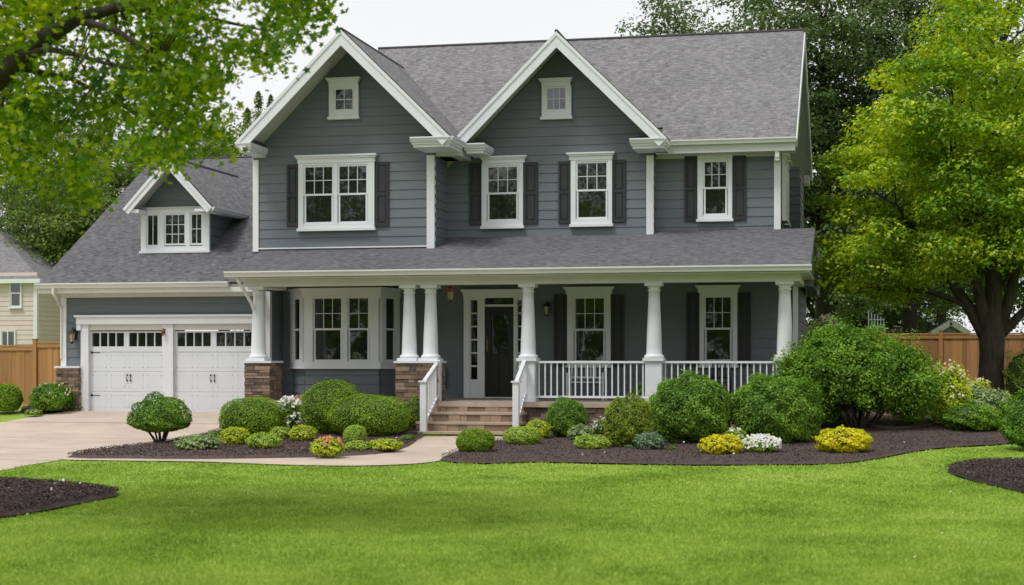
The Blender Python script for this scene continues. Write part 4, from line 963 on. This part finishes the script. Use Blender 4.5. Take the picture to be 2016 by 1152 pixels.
bush('perennial', 'pale variegated spreading plant at the foot of the topiary shrub', 'plant', 391, 894, 86, 858, 'pale', .075, 1300, group=GY_, loose=.3, lump=.2)
bush('perennial', 'light green mound right of the pale variegated plant', 'plant', 520, 891, 68, 853, 'lime', .05, 1800, group=GY_, loose=.2)
bush('perennial', 'small light green tuft between the two golden mounds', 'plant', 553, 872, 44, 841, 'lime', .05, 1000, group=GY_, loose=.2)
bush('perennial', 'golden green mound in front of the dark round mound', 'plant', 596, 876, 52, 838, 'chart', .045, 1500, group=GY_, loose=.12)
bush('perennial', 'chartreuse plant topped with coral blooms at the walkway edge', 'plant', 645, 905, 62, 864, 'chart', .06, 1300, group=GY_, loose=.25, flowers=('coral', 16, .055, .35))
bush('ball_shrub', 'small pale green clipped ball in front of the broad oval mound', 'shrub', 699, 882, 46, 838, 'lime', .026, 3000, lump=.02, power=2.1)
bush('perennial', 'small mid-green tuft beneath the pale clipped ball', 'plant', 704, 895, 48, 868, 'lime', .05, 900, group=GY_, loose=.25)
bush('perennial', 'low chartreuse spreading plant at the walkway edge nearest the steps', 'plant', 759, 893, 64, 865, 'chart', .05, 1300, group=GY_, loose=.25, power=2.6)
bush('perennial', 'narrow leafy plant with yellow tips tucked beside the stair railing', 'plant', 815, 850, 34, 778, 'olive', .05, 1000, loose=.3, group=GY_)
bush('groundcover_plant', 'low dark green trailing plant behind the topiary bed', 'plant', 425, 868, 36, 850, 'green', .05, 500, loose=.3)
bush('groundcover_plant', 'low dark green plant by the bottom step', 'plant', 803, 872, 30, 856, 'green', .04, 400, loose=.3)
# right bed
bush('ball_shrub', 'dense dark green clipped ball beside the walkway', 'shrub', 936, 898, 73, 846, 'box', .034, 6000, lump=.03, power=2.25)
GC = 'low lime perennials in the right bed'
bush('perennial', 'smooth light green mound right of the dark clipped ball', 'plant', 1028, 883, 74, 841, 'lime', .034, 3200, group=GC, lump=.04)
bush('perennial', 'yellow-green tuft behind the smooth light green mound', 'plant', 1058, 872, 50, 828, 'chart', .045, 1400, group=GC, loose=.2)
bush('round_shrub', 'mid-green pointed round shrub in front of the porch railing', 'shrub', 1116, 869, 78, 786, 'green', .045, 5000, lump=.09, power=2.05)
bush('perennial', 'cream-edged leafy plant between two round shrubs', 'plant', 1143, 874, 52, 837, 'pale', .05, 1200, group=GC, loose=.2)
bush('perennial', 'low lime green mound in front of the cream-edged plant', 'plant', 1165, 892, 70, 857, 'lime', .042, 2200, group=GC, loose=.12, power=2.5)
bush('round_shrub', 'olive-tinted round shrub left of the large green shrubs', 'shrub', 1238, 888, 96, 783, 'olive', .045, 7000, lump=.09, power=2.2)
bush('round_shrub', 'small rounded shrub against the porch pedestal', 'shrub', 1262, 838, 54, 760, 'green', .045, 2500, lump=.07)
bush('perennial', 'blue-green low plant in front of the olive round shrub', 'plant', 1279, 894, 60, 852, 'blue', .05, 1500, group=GC, loose=.25)
bush('large_shrub', 'large rounded green shrub in front of the porch column', 'shrub', 1361, 880, 160, 742, 'green', .055, 14000, lump=.085, power=2.4, loose=.05, core=.82)
bush('large_shrub', 'large rounded green shrub between its twin and the biggest shrub', 'shrub', 1527, 880, 174, 744, 'green', .055, 15000, lump=.085, power=2.4, loose=.05, core=.82)
bush('perennial', 'bright yellow mound left of the white flowers', 'plant', 1421, 902, 84, 858, 'yellow', .05, 2600, group=GC, loose=.15)
bush('perennial', 'small green plant with a white bloom behind the bright yellow mound', 'plant', 1448, 884, 46, 845, 'lime', .05, 1000, flowers=('petal', 8, .05, .2), group=GC, loose=.25)
bush('flowering_plant', 'white petunia mound between two yellow mounds', 'flowers', 1499, 899, 68, 860, 'lime', .045, 1300, flowers=('petal', 98, .062, -.1), loose=.15)
bush('perennial', 'widest bright yellow mound in front of the biggest shrub', 'plant', 1661, 900, 106, 844, 'yellow', .055, 3600, group=GC, loose=.12)
bush('flowering_plant', 'few white blooms against the porch foundation', 'flowers', 1182, 862, 30, 826, 'green', .045, 350, flowers=('petal', 14, .05, -.3), loose=.4, core=.5)
bush('seedling', 'tiny round-leaved plant right of the blue-green plant', 'plant', 1323, 893, 20, 878, 'green', .04, 160, loose=.3)
bush('seedling', 'tiny round-leaved plant left of the blue-green plant', 'plant', 1238, 891, 18, 876, 'blue', .04, 140, loose=.3)
bush('perennial', 'small orange-tipped plant at the left foot of the biggest shrub', 'plant', 1606, 876, 22, 846, 'green', .045, 300, flowers=('coral', 5, .045, .1), loose=.3)
# right border
bush('flowering_shrub', 'cream-flowered yellow-green shrub behind the biggest shrub', 'shrub', 1862, 842, 96, 722, 'chart', .07, 3800, flowers=('cream', 34, .07, 0.), loose=.25, lump=.15, core=.7)
bush('flowering_shrub', 'low cream and yellow flowering shrub at the foot of the maple', 'shrub', 1925, 826, 66, 750, 'chart', .06, 2200, flowers=('cream', 22, .06, 0.), loose=.3)
bush('border_shrub', 'feathery grey-green shrub below the maple trunk', 'shrub', 1925, 838, 140, 765, 'pale', .07, 4500, loose=.3, lump=.12)
bush('border_shrub', 'spreading mid-green shrub in front of the feathery grey-green one', 'shrub', 1915, 856, 120, 798, 'green', .06, 5000, loose=.18, lump=.12)
bush('border_shrub', 'green shrub cut by the right edge of the picture', 'shrub', 2035, 890, 130, 775, 'green', .06, 7000, loose=.18, lump=.14)
bush('border_shrub', 'yellow-green shrub at the right edge in front of the fence', 'shrub', 2025, 815, 100, 690, 'lime', .06, 4500, loose=.25, lump=.15)
bush('flowering_shrub', 'pinkish cream flowering shrub between porch corner and right fence', 'shrub', 1625, 790, 90, 632, 'pale', .09, 4500, flowers=('cream', 50, .09, .2), loose=.25, lump=.15)
# left side
bush('side_shrub', 'round green shrub at the left edge in front of the fence', 'shrub', 10, 816, 66, 758, 'box', .05, 3500, lump=.06)
bush('side_shrub', 'green shrub with a few pale blooms beside the garage pier', 'shrub', 102, 816, 80, 756, 'green', .055, 4000, flowers=('cream', 14, .05, .1), loose=.15, lump=.1)
bush('groundcover_plant', 'tiny pale ground plant at the foot of the garage stone pier', 'plant', 152, 810, 26, 797, 'pale', .04, 250, loose=.3)
bush('groundcover_plant', 'low pale green plant at the left driveway edge', 'plant', 66, 822, 34, 806, 'lime', .04, 350, loose=.3)

def big_shrub():
    r = np.random.default_rng(5); g = ground(1700, 868); x0, y0 = X(1690, g[1]+1.4), g[1]+1.4; zb = gz(y0)+.05
    th = thing('large_shrub', 'biggest spreading green shrub with bare lower stems right of the porch', 'shrub', (x0, y0, zb)); t = y0/(CS*F+SN*(690))
    W2 = 160*t; H = E+(HV-645)*t-zb
    lob = [((-.05*W2, 0, H*.60), (W2*.80, W2*.62, H*.40)), ((-.55*W2, 0, H*.50), (W2*.42, W2*.45, H*.27)), ((.48*W2, 0, H*.47), (W2*.45, W2*.45, H*.30)), ((-.22*W2, -.1, H*.80), (W2*.33, W2*.3, H*.20)), ((-.52*W2, .0, H*.27), (W2*.34, W2*.34, H*.22)), ((.62*W2, .1, H*.28), (W2*.26, W2*.3, H*.18)), ((.1*W2, 0, H*.4), (W2*.7, W2*.6, H*.22))]
    C = []; Nn = []
    for (c, rr), k in zip(lob, (330, 150, 160, 80, 110, 70, 150)):
        d = rdir(k, r); cc = np.array(c)+d*np.array(rr)*(.72+.28*r.random((k, 1))); m = 75
        cc = cc*(1+.10*(r.random((k, 1)) < .18)); p = np.repeat(cc, m, 0)+r.normal(size=(k*m, 3))*np.array([.12, .12, .08]); dd = np.repeat(d, m, 0)
        C.append(p); Nn.append(dd*.7+np.array([0, -.1, .55])+r.normal(size=p.shape)*.5)
    C = np.concatenate(C); Nn = np.concatenate(Nn); k = C[:, 2] > .12; C, Nn = C[k], Nn[k]
    fastmesh('foliage', [(leaves(C, Nn, r.uniform(.05, .09, len(C)), RH, 1.2, r), 0)], [L['green']], th)
    m = MB(); rr = random.Random(3)
    for k in range(16):
        a = rr.uniform(0, 6.28); f = rr.uniform(.3, .75); s = Vector((x0+.1*math.cos(a), y0+.1*math.sin(a), zb-.08)); e = Vector((x0+W2*f*math.cos(a), y0+W2*.7*f*math.sin(a), zb+H*rr.uniform(.4, .65)))
        m.tube([s, s.lerp(e, .3)+Vector((0, 0, -.03)), s.lerp(e, .6)+Vector((0, 0, .08)), e], [.04, .03, .024, .01], 6)
    m.build('stems', M['bark'], th)
big_shrub()

def tree(name, label, loc, trunk, lobes, nclump, per, crad, leaf, kind, bark='bark_dark', seed=1, rmin=.55, up=.5, group=None, limbs=24, tpl=RH, squash=.6, limb_r=.1, fork=None, zcut=None):
    """trunk = list of (x,y,z,r) relative; lobes = list of (centre, radii) relative"""
    r = np.random.default_rng(seed); rr = random.Random(seed); th = thing(name, label, 'tree', loc, group); o = Vector(loc)
    wts = np.array([rad[0]*rad[1]+rad[1]*rad[2] for _, rad in lobes]); wts = wts/wts.sum(); li = r.choice(len(lobes), nclump, p=wts)
    lc = np.array([l[0] for l in lobes])[li]; lr = np.array([l[1] for l in lobes])[li]; d = rdir(nclump, r)
    cc = lc+d*lr*(rmin+(1.06-rmin)*np.sqrt(r.random((nclump, 1))))
    if zcut: k = cc[:, 2] > zcut; cc, d = cc[k], d[k]
    n = len(cc); out = unit(d*np.array([1, 1, .35])+np.array([0, 0, up])); cs = crad*r.uniform(.65, 1.3, n)
    q = rdir(n*per, r).reshape(n, per, 3); q[..., 2] = np.where(r.random((n, per)) < .8, np.abs(q[..., 2]), q[..., 2]*.5)
    q *= (1-.30*r.random((n, per, 1))**2)*(1+.28*np.sin(q[..., :1]*7+cc[:, None, :1]*3)*np.sin(q[..., 1:2]*6+cc[:, None, 1:2]*5))
    tilt = (q*out[:, None, :]).sum(2, keepdims=True)
    P = (cc[:, None, :]+cs[:, None, None]*(q*np.array([1, 1, squash])+.35*np.clip(tilt, 0, 1)*out[:, None, :])).reshape(-1, 3)
    nr = q.reshape(-1, 3)*np.array([.8, .8, .6])+np.array([0, 0, .55])+r.normal(size=P.shape)*.38
    fastmesh('crown', [(leaves(P, nr, r.uniform(.7, 1.25, len(P))*leaf, tpl, 1.2, r), 0)], [L[kind]], th)
    m = MB(); m.tube([o+Vector(p[:3]) for p in trunk], [p[3] for p in trunk], 12)
    tp = [Vector(p[:3]) for p in trunk]
    forks = fork or []
    ends = []
    for f in forks:
        m.tube([o+Vector(p[:3]) for p in f], [p[3] for p in f], 9); ends += [(Vector(p[:3]), p[3]) for p in f[1:]]
    ends += [(Vector(p[:3]), p[3]) for p in trunk[len(trunk)//2:]]
    idx = r.choice(n, min(limbs, n), replace=False)
    for i in idx:
        e = Vector(cc[i]); s_, sr = min(ends, key=lambda q: (q[0]-e).length+max(0, q[0].z-e.z)*1.5); ra = min(limb_r, sr*.6)
        mid1 = s_.lerp(e, .35)+Vector((rr.uniform(-.2, .2), rr.uniform(-.2, .2), .15*(e-s_).length*.5)); mid2 = s_.lerp(e, .7)+Vector((rr.uniform(-.15, .15), rr.uniform(-.15, .15), .12*(e-s_).length*.5))
        m.tube([o+s_, o+mid1, o+mid2, o+e], [ra, ra*.7, ra*.45, ra*.15], 6)
    m.build('trunk', M[bark], th, smooth=True)
    return th
# the big maple on the right lawn
ym = 42.0; xm_ = X(1951, ym); sm = ym/(CS*F+SN*(943)); pz = lambda v: E+(HV-v)*sm
def rel(u, v, dy=0.): return ((u-1951)*sm, dy, pz(v))
tree('maple_tree', 'broad bright yellow-green maple on the right with dark forked trunk', (xm_, ym, 0),
     [(0, 0, -.1, .46), (0, 0, .25, .36), (0, 0, .9, .315), (.02, 0, 1.5, .31), (.03, 0, 2.0, .33), (.05, 0, 2.8, .22), (.1, .1, 4.5, .2), (.0, .1, 6.5, .14), (.1, 0, 9, .07)],
     [((.7, .2, 7.4), (3.5, 4.2, 3.8)), ((-1.9, -.2, 5.3), (2.5, 3.0, 1.7)), ((2.3, 0, 5.3), (3.2, 3.4, 2.3)), ((-2.5, .1, 3.9), (1.7, 2.2, 1.0)), ((-.8, -.3, 4.5), (2.6, 3., 1.2)), ((2.6, 0, 4.2), (2.2, 2.4, 1.0)), ((1.5, 0, 10.0), (2.6, 3.2, 2.4)), ((-.7, 0, 7.6), (2.4, 3.0, 1.9)), ((-3.4, -.4, 3.7), (.8, 1.2, .9)), ((-1.4, -2.4, 6.2), (1.6, 1.0, 1.5)), ((1.2, -2.8, 4.6), (2.2, 1.0, 1.2))],
     690, 210, .60, .115, 'maple', 'bark', seed=11, rmin=.66, up=.75, limbs=110, limb_r=.06, squash=.5,
     fork=[[(-.03, 0, 1.8, .20), (-.55, 0, 2.75, .15), (-1.2, .1, 3.7, .11), (-2.0, .1, 4.7, .06)], [(-.06, 0, 1.9, .19), (-.3, -.2, 3.0, .15), (-.6, -.2, 4.4, .11), (-1.0, 0, 6.2, .07)],
           [(.1, 0, 1.9, .19), (.45, .1, 2.9, .15), (.75, .1, 4.3, .11), (1.4, 0, 6.2, .07)], [(.12, 0, 1.9, .15), (.75, 0, 2.55, .11), (1.4, 0, 3.2, .09), (2.3, 0, 4.0, .05)]])
# far trees
def far(u, Y, ztop, rx, label, kind='far', seed=1, nclump=420, per=110, leaf=.155, crad=.80, base=1.5, group='trees behind the house', rmin=.4, limbs=30, trunk_r=.28, name='broadleaf_tree', ry=None):
    x = X(u, Y); g0 = gz(Y); h = ztop-base; ry = ry or rx; rr = random.Random(seed)
    lb = [((0, 0, base+h*.55), (rx*.85, ry*.85, h*.47))]
    for k in range(6):
        a = k*1.05+rr.random(); f = rr.uniform(.35, .6); lb.append(((rx*f*math.cos(a), ry*f*math.sin(a), base+h*rr.uniform(.2, .75)), (rx*.5, ry*.5, h*.22)))
    return tree(name, label, (x, Y, g0), [(0, 0, -.1, trunk_r*1.3), (0, 0, 1, trunk_r), (.1, 0, base+h*.3, trunk_r*.75), (0, .1, base+h*.65, trunk_r*.4), (0, 0, base+h*.78, trunk_r*.15)], lb, nclump, per, crad, leaf, kind, seed=seed, rmin=rmin, group=group, limbs=limbs, limb_r=.12,
         fork=[[(.05, 0, base+h*.2, trunk_r*.6), (-rx*.25, 0, base+h*.45, trunk_r*.4), (-rx*.45, 0, base+h*.7, trunk_r*.15)], [(.05, 0, base+h*.15, trunk_r*.6), (rx*.25, .2, base+h*.4, trunk_r*.4), (rx*.5, 0, base+h*.7, trunk_r*.15)]])
far(1620, 58, 16.5, 4.2, 'tall dark tree behind the right end of the main roof', 'far', 21, 380, 150, base=2.2, rmin=.45, limbs=60, trunk_r=.34)
far(1400, 66, 17.0, 4.6, 'dark tree crown rising behind the ridge left of the tall dark tree', 'far', 22, 430, 115, base=3)
far(1790, 60, 17.5, 4.6, 'dark tree between the tall dark tree and the maple', 'far', 23, 480, 115, base=1.8)
far(1960, 66, 12., 5.0, 'dark tree directly behind the maple', 'far', 24, 330, 115, base=2.2)
far(1640, 68, 7.5, 4.2, 'low dark tree filling the gap beside the porch corner', 'far', 26, 340, 115, base=.1)
far(1850, 78, 7.0, 4.0, 'low light green tree behind the right fence', 'far2', 25, 200, 115, base=2.6)
far(2090, 62, 8.5, 4.2, 'mid-green tree behind the fence right of the maple trunk', 'far2', 51, 240, 115, base=.3)
far(1745, 86, 6.8, 4.6, 'distant low tree behind the trellis and right fence', 'far2', 52, 240, 115, base=.3)
far(30, 80, 17.0, 5.5, 'dark tree behind the beige neighbour house', 'far', 31, 520, 115, base=.8)
far(200, 66, 9.6, 3.6, 'dark tree behind the fence beside the garage', 'far2', 32, 480, 115, base=.3)
far(170, 76, 14.6, 5.0, 'dark tree above the left end of the garage roof', 'far2', 33, 430, 115, base=1)
far(330, 70, 13.0, 4.2, 'mid-green tree above the dormer', 'far2', 34, 430, 115, base=2)
far(440, 64, 11.0, 2.8, 'light green tree between garage ridge and left gable', 'far2', 35, 300, 115, base=3)
far(120, 72, 7.5, 3.2, 'low dark tree between the beige house and the garage', 'far2', 37, 240, 115, base=.2)
def conifer(u, Y, ztop, rad, label, seed):
    r = np.random.default_rng(seed); x = X(u, Y); th = thing('spruce_tree', label, 'tree', (x, Y, gz(Y)), 'spruce tops behind the garage ridge')
    n = 5200; h = r.random(n)**.8; a = r.uniform(0, 6.28, n); tier = (h*16) % 1; rr = (1-h)**.7*rad*(.3+.7*tier)*(.45+.55*np.abs(np.sin(a*3.5+np.floor(h*16)*2.3)))*(r.random(n)**.4)
    z = 1.5+(ztop-1.5)*h-.25*rr; P = np.stack([rr*np.cos(a), rr*np.sin(a), z], 1); nr = np.stack([np.cos(a)*.4, np.sin(a)*.4, np.ones(n)], 1)+r.normal(size=(n, 3))*.4
    fastmesh('crown', [(leaves(P, nr, .17, RH, .7, r), 0)], [L['far2']], th)
    m = MB(); m.tube([(x, Y, gz(Y)-.1), (x, Y, ztop*.5), (x, Y, ztop-.2)], [.2, .12, .02], 8); m.build('trunk', M['bark_dark'], th)
conifer(509, 72, Z(509, 192, 72), 4.4, 'tallest spruce top left of the big gable', 41)
conifer(533, 76, Z(533, 198, 76), 4.0, 'lower spruce top touching the left gable roof', 42)
conifer(487, 70, Z(487, 225, 70), 3.8, 'leftmost spruce top behind the garage ridge', 43)

# overhanging tree in the left foreground
YO = 17.0
def near_tree():
    r = np.random.default_rng(77); rr = random.Random(5)
    q = lambda u, v, dy=0.: Vector(pt(u, v, YO+dy))
    tx, ty, _ = pt(-420, 0, YO); th = thing('overhanging_tree', 'near leafy tree reaching over the driveway from the top left corner', 'tree', (tx, ty, gz(ty))); o = Vector(th.location)
    m = MB()
    base = [Vector((tx, ty, gz(ty)-.1)), Vector((tx+.02, ty, .8)), Vector((tx+.1, ty, 2.2)), Vector((tx+.05, ty, 3.6)), Vector((tx, ty, 5.5)), Vector((tx+.1, ty, 8))]
    m.tube(base, [.34, .27, .25, .22, .16, .06], 12)
    main = [base[2]+Vector((0, 0, .4)), q(-180, 330), q(-30, 178), q(50, 108), q(95, 72), q(150, 38), q(235, 14, .2), q(330, -35, .4), q(430, -80, .5)]
    m.tube(main, [.18, .15, .13, .115, .105, .085, .06, .04, .02], 10)
    forks = [[q(60, 98), q(90, 55), q(105, 10), q(112, -60), q(130, -160)], [q(95, 72), q(135, 35), q(160, -5), q(185, -70), q(240, -160)],
             [q(45, 112), q(95, 96, -.3), q(150, 108, -.6), q(220, 128, -.9), q(300, 142, -1.2)], [q(20, 130), q(70, 140, .5), q(140, 155, .9), q(230, 200, 1.2), q(300, 250, 1.5)],
             [q(150, 38), q(230, 60, -.4), q(300, 110, -.6), q(345, 190, -.8)], [q(235, 14), q(330, 22, .6), q(430, 40, .8), q(520, 60, 1.)], [q(-60, 210), q(0, 240, .7), q(60, 290, 1.), q(130, 330, 1.2)],
             [q(330, -35), q(450, -40, .2), q(560, -20, .4), q(630, 10, .4)], [q(-100, 250), q(-60, 100, -.6), q(-40, -40, -.8)]]
    for f in forks: m.tube(f, [.05*(1-.8*i/(len(f)-1)) for i in range(len(f))], 7)
    # hanging leaf sprays, density falls off to the ragged lower edge
    edge_u = [-400, 0, 60, 130, 175, 200, 240, 300, 330, 380, 440, 470, 500, 540, 600, 660]
    edge_v = [330, 345, 350, 385, 400, 345, 300, 310, 325, 275, 305, 215, 130, 105, 40, 20]
    Cs = []; k = 0
    while k < 980:
        u = rr.uniform(-230, 635); lo = np.interp(u, edge_u, edge_v); v = rr.uniform(-170, lo)
        hole = (math.sin(u*.021+1)+math.sin(v*.033+u*.009)+math.sin(u*.05-v*.04))/3
        f = (v+170)/(lo+170)
        if rr.random() < .30+.65*(hole > -.05)-(.30 if u > 430 and v > 0 else 0):
            dy = rr.uniform(-2.0, 2.4)
            if -60 < u < 260 and abs(v-np.interp(u, [-60, -30, 50, 95, 150, 235], [200, 178, 108, 72, 38, 14])) < 46: dy = abs(dy)+.8
            Cs.append((q(u, v, dy), f)); k += 1
    tips = [p for f in forks for p in f[1:]]+main[3:]
    P = []; Nn = []
    for c, f in Cs:
        n = rr.randint(24, 40); p = np.array(c)+r.normal(size=(n, 3))*np.array([.15, .15, .10]); p[:, 2] -= np.abs(r.normal(size=n))*.06; P.append(p); Nn.append(r.normal(size=(n, 3))*.75+np.array([0, -.2, .7]))
        if rr.random() < .15:
            s = min(tips, key=lambda t_: (t_-c).length); m.tube([s, s.lerp(c, .5)+Vector((0, 0, .05)), c], [.012, .009, .004], 5)
    P = np.concatenate(P)-np.array(o); Nn = np.concatenate(Nn)
    fastmesh('crown', [(leaves(P, Nn, r.uniform(.062, .108, len(P)), LOBE, 1., r), 0)], [L['near']], th)
    m.build('trunk', M['bark'], th, smooth=True)
near_tree()

# unseen trees added behind the viewer so the windows mirror dark foliage
def wood():
    r = np.random.default_rng(9); n = 52000; cx_ = np.linspace(-70, 45, 60)+r.normal(size=60); k = r.integers(0, 60, n); top = r.uniform(11, 19, 60)
    d = rdir(n, r); P = np.stack([cx_[k]+d[:, 0]*4.5, -32+(k % 7)*2+d[:, 1]*3, top[k]*.55+d[:, 2]*top[k]*.5], 1)
    fastmesh('reflection_wood', [(leaves(P, d+np.array([0, .3, .5]), r.uniform(.5, 1.0, n), RH, 1.2, r), 0)], [L['far2']])
wood(); tag(bpy.data.objects['reflection_wood'], 'unseen line of trees added behind the viewer for window reflections', 'trees', kind='stuff')
